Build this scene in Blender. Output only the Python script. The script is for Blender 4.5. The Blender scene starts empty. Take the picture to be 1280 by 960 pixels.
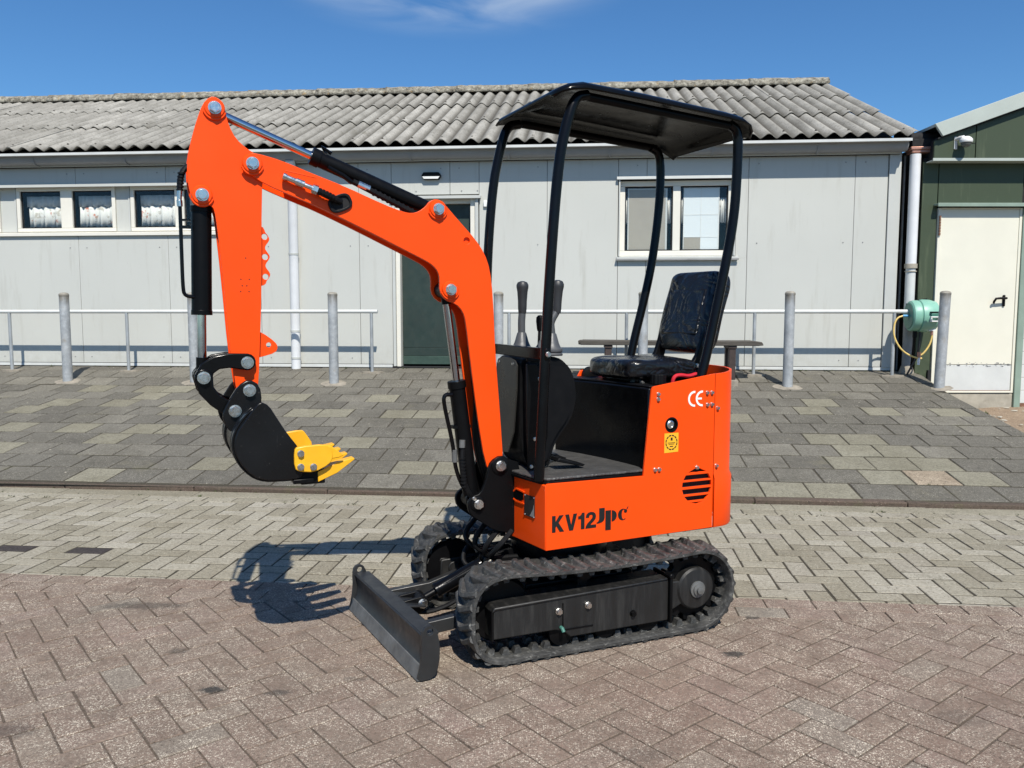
import bpy, bmesh, math, random
from mathutils import Vector, Matrix
R = math.radians
PI = math.pi
random.seed(7)
sc = bpy.context.scene
C = sc.collection

# ------------------------------------------------------------------ camera
CAM_H = 1.30
PITCH = math.atan(92 / 1019)
cd = bpy.data.cameras.new('camera')
cd.sensor_fit = 'HORIZONTAL'; cd.sensor_width = 36.0; cd.lens = 36.0 * 1019 / 1280
cd.clip_start = 0.05; cd.clip_end = 3000
cam = bpy.data.objects.new('camera', cd); C.objects.link(cam)
cam.location = (0, 0, CAM_H); cam.rotation_euler = (PI / 2 - PITCH, 0, 0)
sc.camera = cam

# ------------------------------------------------------------------ light
SUN_L = Vector((-0.203, 0.902, -1.131)).normalized()      # direction the light travels
sd = bpy.data.lights.new('sun', 'SUN'); sd.energy = 5.0; sd.angle = R(0.53); sd.color = (1.0, 0.95, 0.86)
sun = bpy.data.objects.new('sun', sd); C.objects.link(sun)
sun.rotation_euler = SUN_L.to_track_quat('-Z', 'Y').to_euler()
to_sun = -SUN_L
SUN_EL = math.asin(to_sun.z); SUN_AZ = math.atan2(to_sun.x, to_sun.y)

w = bpy.data.worlds.new('World'); sc.world = w; w.use_nodes = True
nt = w.node_tree; nt.nodes.clear()
def wn(t): return nt.nodes.new(t)
out = wn('ShaderNodeOutputWorld'); bg = wn('ShaderNodeBackground'); bg.inputs['Strength'].default_value = 0.094
sky = wn('ShaderNodeTexSky'); sky.sky_type = 'NISHITA'; sky.sun_disc = False
sky.sun_elevation = SUN_EL; sky.sun_rotation = SUN_AZ; sky.air_density = 1.0; sky.dust_density = 0.3; sky.ozone_density = 2.5
hs = wn('ShaderNodeHueSaturation'); hs.inputs['Saturation'].default_value = 1.12; hs.inputs['Hue'].default_value = .50; hs.inputs['Value'].default_value = 1.0
nt.links.new(sky.outputs[0], hs.inputs['Color'])
tint = wn('ShaderNodeMixRGB'); tint.blend_type = 'MULTIPLY'; tint.inputs['Fac'].default_value = 1; tint.inputs['Color2'].default_value = (.62, .91, 1.13, 1)
nt.links.new(hs.outputs[0], tint.inputs['Color1'])
# one thin high cloud veil
tc = wn('ShaderNodeTexCoord'); mp = wn('ShaderNodeMapping'); mp.inputs['Scale'].default_value = (3.6, 2.0, 17.0)
mp.inputs['Rotation'].default_value = (0, R(6), 0)
nz = wn('ShaderNodeTexNoise'); nz.inputs['Scale'].default_value = 2.1; nz.inputs['Detail'].default_value = 9; nz.inputs['Distortion'].default_value = 0.5
nt.links.new(tc.outputs['Generated'], mp.inputs['Vector']); nt.links.new(mp.outputs[0], nz.inputs['Vector'])
sub = wn('ShaderNodeVectorMath'); sub.operation = 'DISTANCE'
cs = wn('ShaderNodeMapping'); cs.inputs['Scale'].default_value = (1.0, 1.0, 3.8)
nt.links.new(tc.outputs['Generated'], cs.inputs['Vector']); nt.links.new(cs.outputs[0], sub.inputs[0])
_cd = Vector((-0.072, 0.94, 0.362)).normalized()
sub.inputs[1].default_value = (_cd.x, _cd.y, _cd.z * 3.8)
mr = wn('ShaderNodeMapRange'); mr.inputs['From Min'].default_value = 0.22; mr.inputs['From Max'].default_value = 0.0
mr.inputs['To Min'].default_value = 0.0; mr.inputs['To Max'].default_value = 1.0; mr.interpolation_type = 'SMOOTHSTEP'
nt.links.new(sub.outputs['Value'], mr.inputs['Value'])
rp = wn('ShaderNodeMapRange'); rp.inputs['From Min'].default_value = 0.34; rp.inputs['From Max'].default_value = 0.74
nt.links.new(nz.outputs['Fac'], rp.inputs['Value'])
mu = wn('ShaderNodeMath'); mu.operation = 'MULTIPLY'
nt.links.new(mr.outputs[0], mu.inputs[0]); nt.links.new(rp.outputs[0], mu.inputs[1])
mx = wn('ShaderNodeMixRGB'); mx.inputs['Color2'].default_value = (6.6, 7.4, 8.2, 1)
nt.links.new(mu.outputs[0], mx.inputs['Fac']); nt.links.new(tint.outputs[0], mx.inputs['Color1'])
nt.links.new(mx.outputs[0], bg.inputs['Color']); nt.links.new(bg.outputs[0], out.inputs['Surface'])

sc.view_settings.view_transform = 'Standard'; sc.view_settings.look = 'None'
sc.view_settings.exposure = 0.22; sc.view_settings.gamma = 1.0

# ------------------------------------------------------------------ materials
class NT:
    def __init__(s, name):
        m = bpy.data.materials.new(name); m.use_nodes = True; s.m = m; s.t = m.node_tree; s.t.nodes.clear()
        s.o = s.n('ShaderNodeOutputMaterial'); s.p = s.n('ShaderNodeBsdfPrincipled')
        s.l(s.p.outputs[0], s.o.inputs['Surface'])
    def n(s, t, **k):
        x = s.t.nodes.new(t)
        for a, b in k.items(): setattr(x, a, b)
        return x
    def l(s, a, b): s.t.links.new(a, b)
    def obj_co(s): return s.n('ShaderNodeTexCoord').outputs['Object']
    def pos(s): return s.n('ShaderNodeNewGeometry').outputs['Position']
    def noise(s, co, scale, detail=4, rough=.55, dist=0., stretch=None):
        if stretch:
            m = s.n('ShaderNodeMapping'); m.inputs['Scale'].default_value = stretch; s.l(co, m.inputs[0]); co = m.outputs[0]
        x = s.n('ShaderNodeTexNoise'); x.inputs['Scale'].default_value = scale; x.inputs['Detail'].default_value = detail
        x.inputs['Roughness'].default_value = rough; x.inputs['Distortion'].default_value = dist
        s.l(co, x.inputs['Vector']); return x.outputs['Fac']
    def ramp(s, fac, stops, interp='LINEAR'):
        x = s.n('ShaderNodeValToRGB'); e = x.color_ramp.elements; x.color_ramp.interpolation = interp
        while len(e) < len(stops): e.new(.5)
        for a, (p, c) in zip(e, stops): a.position = p; a.color = (c if len(c) == 4 else (*c, 1))
        s.l(fac, x.inputs[0]); return x.outputs[0]
    def mix(s, fac, a, b, mode='MIX'):
        x = s.n('ShaderNodeMixRGB', blend_type=mode)
        for v, i in ((fac, 0), (a, 1), (b, 2)):
            if hasattr(v, 'is_linked'): s.l(v, x.inputs[i])
            elif i == 0: x.inputs[0].default_value = v
            else: x.inputs[i].default_value = (*v, 1)
        return x.outputs[0]
    def math(s, op, a, b=0.):
        x = s.n('ShaderNodeMath', operation=op)
        for v, i in ((a, 0), (b, 1)):
            if hasattr(v, 'is_linked'): s.l(v, x.inputs[i])
            else: x.inputs[i].default_value = v
        return x.outputs[0]
    def rng(s, v, a, b, c=0., d=1.):
        x = s.n('ShaderNodeMapRange'); s.l(v, x.inputs[0])
        for i, q in enumerate((a, b, c, d)): x.inputs[i + 1].default_value = q
        return x.outputs[0]
    def col(s, v):
        if hasattr(v, 'is_linked'): s.l(v, s.p.inputs['Base Color'])
        else: s.p.inputs['Base Color'].default_value = (*v, 1)
    def rough(s, v):
        if hasattr(v, 'is_linked'): s.l(v, s.p.inputs['Roughness'])
        else: s.p.inputs['Roughness'].default_value = v
    def bump(s, h, strength=.3, dist=.01):
        b = s.n('ShaderNodeBump'); b.inputs['Strength'].default_value = strength; b.inputs['Distance'].default_value = dist
        s.l(h, b.inputs['Height']); s.l(b.outputs[0], s.p.inputs['Normal'])

def simple(name, col, rough=.5, metal=0., var=.12, vs=6., bump=0., bs=90., coat=0., rvar=.1, spec=.5, dirt=None):
    t = NT(name); co = t.obj_co()
    n = t.noise(co, vs, 5, .6)
    dk = tuple(c * (1 - var) for c in col); lt = tuple(min(1, c * (1 + var)) for c in col)
    c = t.ramp(n, [(.3, dk), (.7, lt)])
    if dirt:
        dn = t.noise(co, dirt[1], 7, .68)
        c = t.mix(t.rng(dn, dirt[2], dirt[2] + .16), c, dirt[0])
    t.col(c)
    t.rough(t.rng(t.noise(co, vs * 3.1, 4), .3, .7, max(.02, rough - rvar), min(1, rough + rvar)))
    t.p.inputs['Metallic'].default_value = metal
    t.p.inputs['Coat Weight'].default_value = coat; t.p.inputs['Coat Roughness'].default_value = .08
    t.p.inputs['Specular IOR Level'].default_value = spec
    if bump: t.bump(t.noise(co, bs, 3), bump, .004)
    return t.m

M = {}
M['orange'] = simple('orange_paint', (.87, .070, .004), .36, 0, .05, 3, .05, 240, 0, .06, .22)
M['black_gloss'] = simple('black_gloss_paint', (.0034, .0035, .004), .22, 0, .2, 5, .05, 200, .03, .08, .2)
M['black_satin'] = simple('black_satin_paint', (.0038, .0038, .0042), .36, 0, .2, 7, .06, 260, 0, .08, .14)
M['black_plastic'] = simple('black_plastic', (.0045, .0045, .005), .5, 0, .15, 9, .08, 500, 0, .1, .16)
M['blade_paint'] = simple('blade_black_paint', (.020, .021, .022), .40, 0, .3, 6, .08, 240, 0, .1, .5, ((.06, .055, .05), 11, .6))
def mk_bucket():
    t = NT('scuffed_black_bucket'); co = t.obj_co()
    a = t.noise(co, 30, 6, .7, .3, (1, 1, .12)); b = t.noise(co, 26, 6, .7, .6, (.14, 1, 1)); n = t.noise(co, 5, 4)
    k = t.math('MULTIPLY', t.math('ADD', t.rng(a, .66, .70), t.rng(b, .68, .72)), t.rng(n, .5, .7))
    c = t.mix(t.math('MULTIPLY', k, .5), (.0055, .0055, .006), (.10, .098, .092))
    c = t.mix(t.math('MULTIPLY', t.rng(t.noise(co, 90, 3, .6), .66, .72), .35), c, (.12, .11, .10))
    t.col(c); t.rough(t.rng(n, .3, .7, .22, .42)); t.p.inputs['Specular IOR Level'].default_value = .32; t.bump(t.noise(co, 9, 3), .12, .01)
    return t.m
M['bucket'] = mk_bucket()
M['worn_edge'] = simple('worn_steel_edge', (.15, .15, .145), .5, .4, .3, 14, .1, 160, 0, .15)
M['grey_panel'] = simple('dark_grey_panel', (.028, .027, .025), .33, 0, .1, 5, .04, 200)
M['rod'] = simple('chromed_rod', (.62, .62, .63), .12, 1, .05, 9, 0, 90, 0, .04)
M['zinc'] = simple('zinc_bolt', (.66, .65, .62), .27, 1, .1, 30, 0, 90, 0, .08)
M['yellow'] = simple('yellow_paint', (.80, .40, .012), .4, 0, .08, 12, .08, 200, 0, .08, .5, ((.30, .17, .03), 30, .68))
M['hose'] = simple('rubber_hose', (.006, .006, .0065), .5, 0, .2, 20, .15, 300, 0, .1, .2)
M['sticker_yellow'] = simple('yellow_sticker', (.85, .42, .02), .45, 0, .04, 9)
M['print_black'] = simple('black_print', (.01, .01, .01), .4, 0, .1, 9)
M['print_white'] = simple('white_print', (.85, .82, .76), .4, 0, .04, 9)
M['red_rubber'] = simple('red_rubber', (.55, .02, .03), .4)
M['lever_grey'] = simple('lever_grey_plastic', (.07, .073, .077), .45, 0, .1, 9, .1, 400)
M['grip_grey'] = simple('dark_grip', (.028, .029, .031), .45, 0, .1, 9, .1, 400)
M['galv'] = simple('galvanised_steel', (.36, .38, .39), .5, .35, .22, 5, .12, 120, 0, .12, .5, ((.22, .19, .15), 7, .66))
M['white_paint'] = simple('white_painted_steel', (.56, .57, .55), .42, 0, .08, 4, .04, 90, 0, .1, .5, ((.36, .33, .27), 9, .70))
M['frame_white'] = simple('cream_window_frame', (.68, .655, .58), .4, 0, .05, 4, .02)
M['trim_grey'] = simple('grey_trim', (.47, .48, .455), .5, 0, .05, 3)
M['gutter'] = simple('shade_grey_gutter', (.27, .275, .28), .45, 0, .08, 3, 0, 90, 0, .1, .5, ((.30, .28, .24), 6, .72))  # grey set darker so the colour carries the shade under the gutter lip
M['pipe_white'] = simple('white_downpipe', (.66, .67, .68), .4, 0, .06, 4, 0, 90, 0, .1, .5, ((.42, .39, .33), 5, .7))
M['pipe_grey'] = simple('grey_pipe', (.24, .24, .235), .55, 0, .2, 7)
M['door_green'] = simple('dark_green_door', (.018, .033, .027), .5, 0, .15, 4, .06, 60)
M['door_green2'] = simple('green_kick_board', (.035, .065, .05), .5, 0, .2, 9, .06, 60)
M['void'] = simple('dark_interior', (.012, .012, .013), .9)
M['wood_grey'] = None
M['rust'] = simple('rusty_steel', (.20, .10, .06), .7, .2, .4, 30)
M['nail'] = simple('weathered_nail', (.06, .05, .04), .8)
M['brown_steel'] = simple('brown_steel_leg', (.05, .035, .03), .6, .2, .3, 18)
M['copper'] = simple('aged_copper', (.45, .23, .17), .45, .6, .3, 14)
M['reel_green'] = simple('mint_plastic', (.20, .42, .33), .42, 0, .06, 5, .03)
M['reel_dark'] = simple('dark_green_plastic', (.05, .17, .13), .5, 0, .06, 5, .03)
M['hose_yellow'] = simple('yellow_hose', (.70, .50, .16), .45)
M['blue_plastic'] = simple('blue_plastic', (.10, .35, .60), .4)
M['cream_door'] = simple('cream_steel_door', (.68, .66, .555), .45, 0, .03, 3, .03, 30, 0, .08, .5, ((.66, .60, .46), 3.0, .66))
M['concrete'] = simple('concrete', (.36, .33, .27), .9, 0, .2, 8, .3, 90, 0, .05, .3, ((.2, .18, .14), 6, .6))
M['mortar'] = simple('mortar_collar', (.26, .23, .185), .95, 0, .25, 16, .4, 120)
M['post_green'] = simple('sage_post', (.22, .29, .235), .5, 0, .1, 5, 0, 90, 0, .1, .5, ((.34, .36, .31), 9, .66))
M['barge'] = simple('sage_bargeboard', (.40, .44, .40), .5, 0, .06, 2.5)
M['board_beige'] = simple('beige_blind', (.36, .325, .275), .7, 0, .04, 5)
M['cable'] = simple('black_cable', (.015, .015, .016), .5)
M['white_plastic'] = simple('white_plastic', (.72, .72, .70), .4, 0, .05, 8)
M['dark_dome'] = simple('dark_dome', (.10, .105, .10), .2)

def mk_wall(name, col, streak, amt):
    t = NT(name); co = t.pos()
    c = t.ramp(t.noise(co, .9, 4), [(.3, tuple(x * .965 for x in col)), (.7, tuple(min(1, x * 1.03) for x in col))])
    st = t.noise(co, 3.2, 6, .65, 0., (3.5, 3.5, .35))
    c = t.mix(t.math('MULTIPLY', t.rng(st, .56, .80), amt), c, streak)
    sx = t.n('ShaderNodeSeparateXYZ'); t.l(co, sx.inputs[0])
    c = t.mix(t.math('MULTIPLY', t.math('MULTIPLY', t.rng(sx.outputs[2], .98, .60), t.rng(t.noise(co, 9, 6, .7), .35, .7)), .45), c, streak)
    sp = t.noise(co, 55, 2, .5)
    c = t.mix(t.math('MULTIPLY', t.rng(sp, .70, .76), .25), c, streak)
    t.col(c); t.rough(.5); t.p.inputs['Specular IOR Level'].default_value = .35
    t.bump(t.noise(co, 2.2, 3), .12, .01)
    return t.m
M['wall'] = mk_wall('grey_wall_panel', (.490, .495, .460), (.34, .33, .285), .5)
M['green_panel'] = mk_wall('olive_green_panel', (.047, .064, .036), (.125, .15, .09), .75)

def mk_roof():
    t = NT('weathered_fibre_cement'); co = t.obj_co(); wp_ = t.pos()
    oi = t.n('ShaderNodeObjectInfo')
    base = t.ramp(oi.outputs['Random'], [(0, (.30, .285, .25)), (.5, (.365, .35, .31)), (1, (.42, .40, .355))])
    st = t.noise(wp_, 5., 7, .7, 0, (1.0, .35, .6))
    c = t.mix(t.rng(st, .38, .72), base, (.20, .19, .165))
    sp = t.noise(wp_, 38, 4, .7)
    c = t.mix(t.math('MULTIPLY', t.rng(sp, .54, .70), .8), c, (.10, .09, .075))
    c = t.mix(t.math('MULTIPLY', t.rng(t.noise(wp_, 2.1, 7, .72), .58, .70), .6), c, (.15, .14, .11))
    li = t.noise(wp_, 24, 5, .75)
    c = t.mix(t.math('MULTIPLY', t.rng(li, .63, .72), .55), c, (.50, .48, .42))
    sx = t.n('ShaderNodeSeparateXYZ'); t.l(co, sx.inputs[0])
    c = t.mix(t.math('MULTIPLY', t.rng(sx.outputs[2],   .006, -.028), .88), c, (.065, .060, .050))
    t.col(c); t.rough(.92); t.p.inputs['Specular IOR Level'].default_value = .2
    t.bump(t.noise(wp_, 70, 5, .7), .5, .01)
    return t.m
M['roof'] = mk_roof()
def mk_ridge():
    t = NT('lichen_ridge'); co = t.pos()
    c = t.ramp(t.noise(co, 14, 6, .75), [(.34, (.07, .06, .045)), (.5, (.27, .25, .20)), (.66, (.52, .49, .40))])
    c = t.mix(t.rng(t.noise(co, 6.3, 5, .7), .60, .70), c, (.42, .27, .10))
    t.col(c); t.rough(.95); t.bump(t.noise(co, 45, 6, .75), 1., .03)
    return t.m
M['ridge'] = mk_ridge()

def mk_wood():
    t = NT('weathered_wood'); co = t.obj_co()
    g = t.noise(co, 6, 8, .7, .4, (1.2, 22, 22))
    t.col(t.ramp(g, [(.3, (.035, .03, .025)), (.55, (.075, .066, .055)), (.75, (.13, .115, .098))])); t.rough(.85)
    t.bump(g, .5, .006)
    return t.m
M['wood_grey'] = mk_wood()

def rand_both(t):
    a = t.n('ShaderNodeObjectInfo').outputs['Random']; b = t.n('ShaderNodeNewGeometry').outputs['Random Per Island']
    return t.math('FRACT', t.math('ADD', a, b))

STAINS = []
def mk_brick(name, stops, speck, speck_amt, speck_scale, grime, big, bumps=.5, stains=(), moss=None):
    t = NT(name); co = t.pos()
    c = t.ramp(rand_both(t), stops)
    c = t.mix(t.math('MULTIPLY', t.rng(t.noise(co, big, 6, .65), .36, .68), .62), c, grime)
    c = t.mix(t.math('MULTIPLY', t.rng(t.noise(co, big * 3.3, 7, .72), .54, .70), .5), c, tuple(.62 * x for x in grime))
    fine = t.noise(co, 55, 6, .72)
    c = t.mix(t.math('MULTIPLY', t.rng(fine, .32, .62), .55), tuple(0.6 * x for x in grime), c) if False else t.mix(t.rng(fine, .56, .34, 0, .50), c, tuple(.45 * x for x in grime))
    vo = t.n('ShaderNodeTexVoronoi'); vo.inputs['Scale'].default_value = speck_scale; t.l(co, vo.inputs['Vector'])
    sc_ = t.n('ShaderNodeSeparateColor'); t.l(vo.outputs['Color'], sc_.inputs[0])
    near = t.rng(vo.outputs['Distance'], .55, .22)
    patch = t.math('MULTIPLY', t.rng(t.noise(co, 9, 5, .65), .36, .60, .12, 1.), t.rng(t.noise(co, 1.4, 3, .6), .35, .65, .45, 1.))
    mk = t.math('MULTIPLY', t.math('MULTIPLY', t.rng(sc_.outputs[0], 1 - speck_amt, 1 - speck_amt + .05), near), patch)
    c = t.mix(mk, c, speck)
    vo2 = t.n('ShaderNodeTexVoronoi'); vo2.inputs['Scale'].default_value = speck_scale * 2.3; t.l(co, vo2.inputs['Vector'])
    sc2 = t.n('ShaderNodeSeparateColor'); t.l(vo2.outputs['Color'], sc2.inputs[0])
    mk2 = t.math('MULTIPLY', t.math('MULTIPLY', t.rng(sc2.outputs[0], 1 - speck_amt * 1.2, 1 - speck_amt * 1.2 + .05), t.rng(vo2.outputs['Distance'], .6, .3)), patch)
    c = t.mix(t.math('MULTIPLY', mk2, .8), c, tuple(.85 * x for x in speck))
    dk = t.math('MULTIPLY', t.rng(sc_.outputs[1], .86, .9), near)
    c = t.mix(t.math('MULTIPLY', dk, .75), c, tuple(.3 * x for x in grime))
    if moss:
        c = t.mix(t.math('MULTIPLY', t.rng(t.noise(co, 2.3, 7, .7), .60, .74), .6), c, moss)
    for (sx, sy, rx, ry, dkk) in stains:
        m = t.n('ShaderNodeMapping'); m.inputs['Location'].default_value = (-sx / rx, -sy / ry, 0); m.inputs['Scale'].default_value = (1 / rx, 1 / ry, 0)
        t.l(co, m.inputs[0]); ln = t.n('ShaderNodeVectorMath', operation='LENGTH'); t.l(m.outputs[0], ln.inputs[0])
        d = t.math('ADD', ln.outputs['Value'], t.math('MULTIPLY', t.math('SUBTRACT', t.noise(co, 26, 5, .7), .5), 1.7))
        c = t.mix(t.math('MULTIPLY', t.rng(d, 1.05, .55), dkk), c, (.035, .034, .032))
    t.col(c); t.rough(.88); t.p.inputs['Specular IOR Level'].default_value = .25
    h = t.math('ADD', t.math('MULTIPLY', mk, .35), t.noise(co, 130, 4, .7))
    t.bump(h, bumps, .006)
    return t.m
ROAD_STAINS = [(-1.03, 2.70, .055, .028, .9), (-.80, 2.68, .05, .025, .6), (-1.28, 3.02, .05, .03, .45), (-1.62, 3.5, .22, .05, .5),
               (.84, 2.99, .055, .032, .85), (1.02, 3.36, .035, .022, .7), (-.56, 2.78, .045, .02, .35), (-1.55, 2.42, .10, .05, .4), (-.1, 2.45, .02, .01, .6), (1.45, 2.5, .12, .06, .25), (.38, 2.28, .10, .05, .25)]
M['brick_red'] = mk_brick('weathered_red_paver', [(0, (.198, .140, .108)), (.3, (.217, .155, .119)), (.6, (.230, .170, .130)), (.85, (.242, .174, .140)), (.95, (.248, .192, .148)), (1, (.226, .20, .165))], (.74, .66, .53), .42, 150, (.178, .142, .110), 2.4, .6, ROAD_STAINS)
M['brick_grey'] = mk_brick('grey_concrete_paver', [(0, (.25, .225, .170)), (.3, (.315, .288, .222)), (.6, (.375, .345, .275)), (.85, (.42, .39, .32)), (1, (.33, .30, .25))], (.55, .52, .42), .20, 120, (.235, .205, .145), 1.5, .5)
M['brick_band'] = mk_brick('pale_band_brick', [(0, (.28, .25, .185)), (1, (.35, .32, .245))], (.45, .42, .34), .15, 120, (.19, .17, .12), 2.6, .5, (), (.10, .10, .035))
M['brick_dark'] = mk_brick('dark_stained_paver', [(0, (.045, .038, .036)), (1, (.06, .05, .046))], (.14, .12, .11), .2, 120, (.035, .03, .03), 8, .5)
M['kerb'] = mk_brick('brown_kerb_stone', [(0, (.085, .060, .047)), (1, (.125, .088, .070))], (.26, .22, .17), .12, 120, (.10, .085, .062), 5, .6, (), (.11, .11, .055))
M['tile_dark'] = mk_brick('dark_pavement_tile', [(0, (.122, .113, .096)), (.4, (.155, .145, .122)), (.75, (.180, .168, .141)), (.9, (.205, .191, .158)), (1, (.225, .210, .172))], (.46, .43, .35), .20, 130, (.100, .091, .072), 1.3, .7, (), (.17, .155, .105))
M['tile_light'] = mk_brick('light_pavement_tile', [(0, (.215, .200, .150)), (1, (.285, .268, .205))], (.44, .41, .32), .16, 130, (.165, .15, .105), 4, .5)
M['tile_gravel'] = mk_brick('washed_gravel_tile', [(0, (.33, .27, .20)), (1, (.36, .30, .22))], (.66, .54, .40), .5, 70, (.20, .15, .1), 5, .9)
M['joint'] = mk_brick('joint_sand', [(0, (.060, .051, .036)), (1, (.072, .061, .044))], (.2, .18, .13), .2, 160, (.055, .048, .034), 4, .6, (), (.055, .065, .02))
M['joint_red'] = mk_brick('joint_sand_red', [(0, (.115, .088, .066)), (1, (.13, .10, .075))], (.3, .26, .22), .25, 160, (.085, .068, .055), 4, .6)
M['sand'] = mk_brick('sandy_verge', [(0, (.30, .22, .15)), (1, (.32, .24, .165))], (.50, .42, .32), .3, 80, (.19, .13, .085), 3, .9, (), (.12, .12, .05))
M['ground'] = mk_brick('far_ground', [(0, (.065, .06, .055)), (1, (.075, .07, .063))], (.2, .19, .17), .2, 120, (.05, .045, .042), .6, .4)
M['pebble'] = simple('pale_pebble', (.36, .33, .27), .85)

def mk_rubber():
    t = NT('track_rubber'); co = t.pos()
    c = t.ramp(t.noise(co, 22, 6, .7), [(.32, (.018, .0178, .017)), (.55, (.048, .047, .044)), (.8, (.115, .111, .102))])
    sm = t.noise(co, 60, 5, .75, .6, (.5, 1, 1))
    c = t.mix(t.math('MULTIPLY', t.rng(sm, .57, .72), .6), c, (.42, .41, .375))
    t.col(c); t.rough(t.rng(t.noise(co, 33, 4), .3, .7, .42, .75)); t.bump(t.noise(co, 48, 5, .7), .45, .012)
    return t.m
M['rubber'] = mk_rubber()
def mk_dusty(name, col, dust, lo):
    t = NT(name); co = t.obj_co()
    c = t.ramp(t.noise(co, 6, 5, .6), [(.3, tuple(x * .8 for x in col)), (.7, tuple(x * 1.2 for x in col))])
    st = t.noise(co, 18, 6, .65, 0, (2.2, 1, .25))
    c = t.mix(t.math('MULTIPLY', t.rng(st, lo, lo + .25), .5), c, dust)
    t.col(c); t.rough(t.rng(st, .3, .7, .38, .65)); t.bump(t.noise(co, 180, 3), .1, .003)
    return t.m
M['dusty_black'] = mk_dusty('dusty_black_steel', (.010, .0098, .0095), (.045, .042, .037), .5)
def mk_mat_rubber():
    t = NT('ribbed_rubber_mat'); co = t.obj_co()
    wv = t.n('ShaderNodeTexVoronoi'); wv.inputs['Scale'].default_value = 95; m = t.n('ShaderNodeMapping'); m.inputs['Scale'].default_value = (1, .45, 1)
    t.l(co, m.inputs[0]); t.l(m.outputs[0], wv.inputs['Vector'])
    t.col(t.ramp(t.noise(co, 20, 4), [(.3, (.045, .044, .042)), (.7, (.075, .073, .07))])); t.rough(.5); t.bump(wv.outputs['Distance'], .7, .004)
    return t.m
M['mat'] = mk_mat_rubber()
def mk_seat():
    t = NT('film_wrapped_vinyl'); co = t.obj_co()
    w1 = t.noise(co, 4.5, 1.5, .5, 2.4); w2 = t.noise(co, 10, 1, .5, 1.4, (1.0, .6, 1.0))
    def crease(n): return t.math('ABSOLUTE', t.math('SUBTRACT', n, .5))
    h = t.math('ADD', t.math('MULTIPLY', t.rng(crease(w1), .0, .12), .8), t.math('MULTIPLY', t.rng(crease(w2), .0, .10), .35))
    t.col(t.ramp(t.noise(co, 5, 3), [(.3, (.005, .005, .006)), (.7, (.010, .0105, .012))]))
    t.rough(.26); t.p.inputs['Coat Weight'].default_value = .22; t.p.inputs['Specular IOR Level'].default_value = .3; t.p.inputs['Coat Roughness'].default_value = .09
    t.bump(h, .34, .02)
    return t.m
M['seat'] = mk_seat()
def mk_glass():
    t = NT('window_glass'); t.t.nodes.remove(t.p)
    tr = t.n('ShaderNodeBsdfTransparent'); tr.inputs[0].default_value = (.95, .96, .955, 1)
    gl = t.n('ShaderNodeBsdfGlossy'); gl.inputs['Roughness'].default_value = .015; gl.inputs['Color'].default_value = (.9, .95, 1, 1)
    fr = t.n('ShaderNodeLayerWeight'); fr.inputs['Blend'].default_value = .5
    mxs = t.n('ShaderNodeMixShader'); t.l(t.math('ADD', t.math('MULTIPLY', t.math('POWER', fr.outputs['Facing'], 4.),   .5), .020), mxs.inputs[0]); t.l(tr.outputs[0], mxs.inputs[1]); t.l(gl.outputs[0], mxs.inputs[2])
    t.l(mxs.outputs[0], t.o.inputs['Surface']); return t.m
M['glass'] = mk_glass()
def mk_curtain():
    t = NT('printed_lace_curtain'); va = t.n('ShaderNodeVectorMath', operation='ADD'); t.l(t.obj_co(), va.inputs[0])
    t.l(t.math('MULTIPLY', t.n('ShaderNodeObjectInfo').outputs['Random'], 40.), va.inputs[1]); co = va.outputs[0]
    n = t.noise(co, 9, 4, .6)
    c = t.mix(t.rng(n, .60, .66), (.70, .69, .66), (.50, .17, .10))
    n2 = t.noise(co, 13, 4, .6)
    c = t.mix(t.math('MULTIPLY', t.rng(n2, .57, .64), .6), c, (.30, .26, .20))
    t.col(c); t.rough(.9); return t.m
M['curtain'] = mk_curtain()
M['sheer'] = simple('grey_sheer', (.55, .55, .54), .9, 0, .1, 20)
def mk_film():
    t = NT('bluish_grid_film'); co = t.obj_co()
    b = t.n('ShaderNodeTexBrick'); b.inputs['Scale'].default_value = 42; b.offset = 0; b.inputs['Mortar Size'].default_value = .12
    b.inputs['Color1'].default_value = (.50, .60, .68, 1); b.inputs['Color2'].default_value = (.42, .53, .62, 1); b.inputs['Mortar'].default_value = (.74, .77, .78, 1)
    m = t.n('ShaderNodeMapping'); m.inputs['Rotation'].default_value = (R(90), 0, 0); t.l(co, m.inputs[0]); t.l(m.outputs[0], b.inputs['Vector'])
    t.col(b.outputs['Color']); t.rough(.6); return t.m
M['film'] = mk_film()

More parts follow.
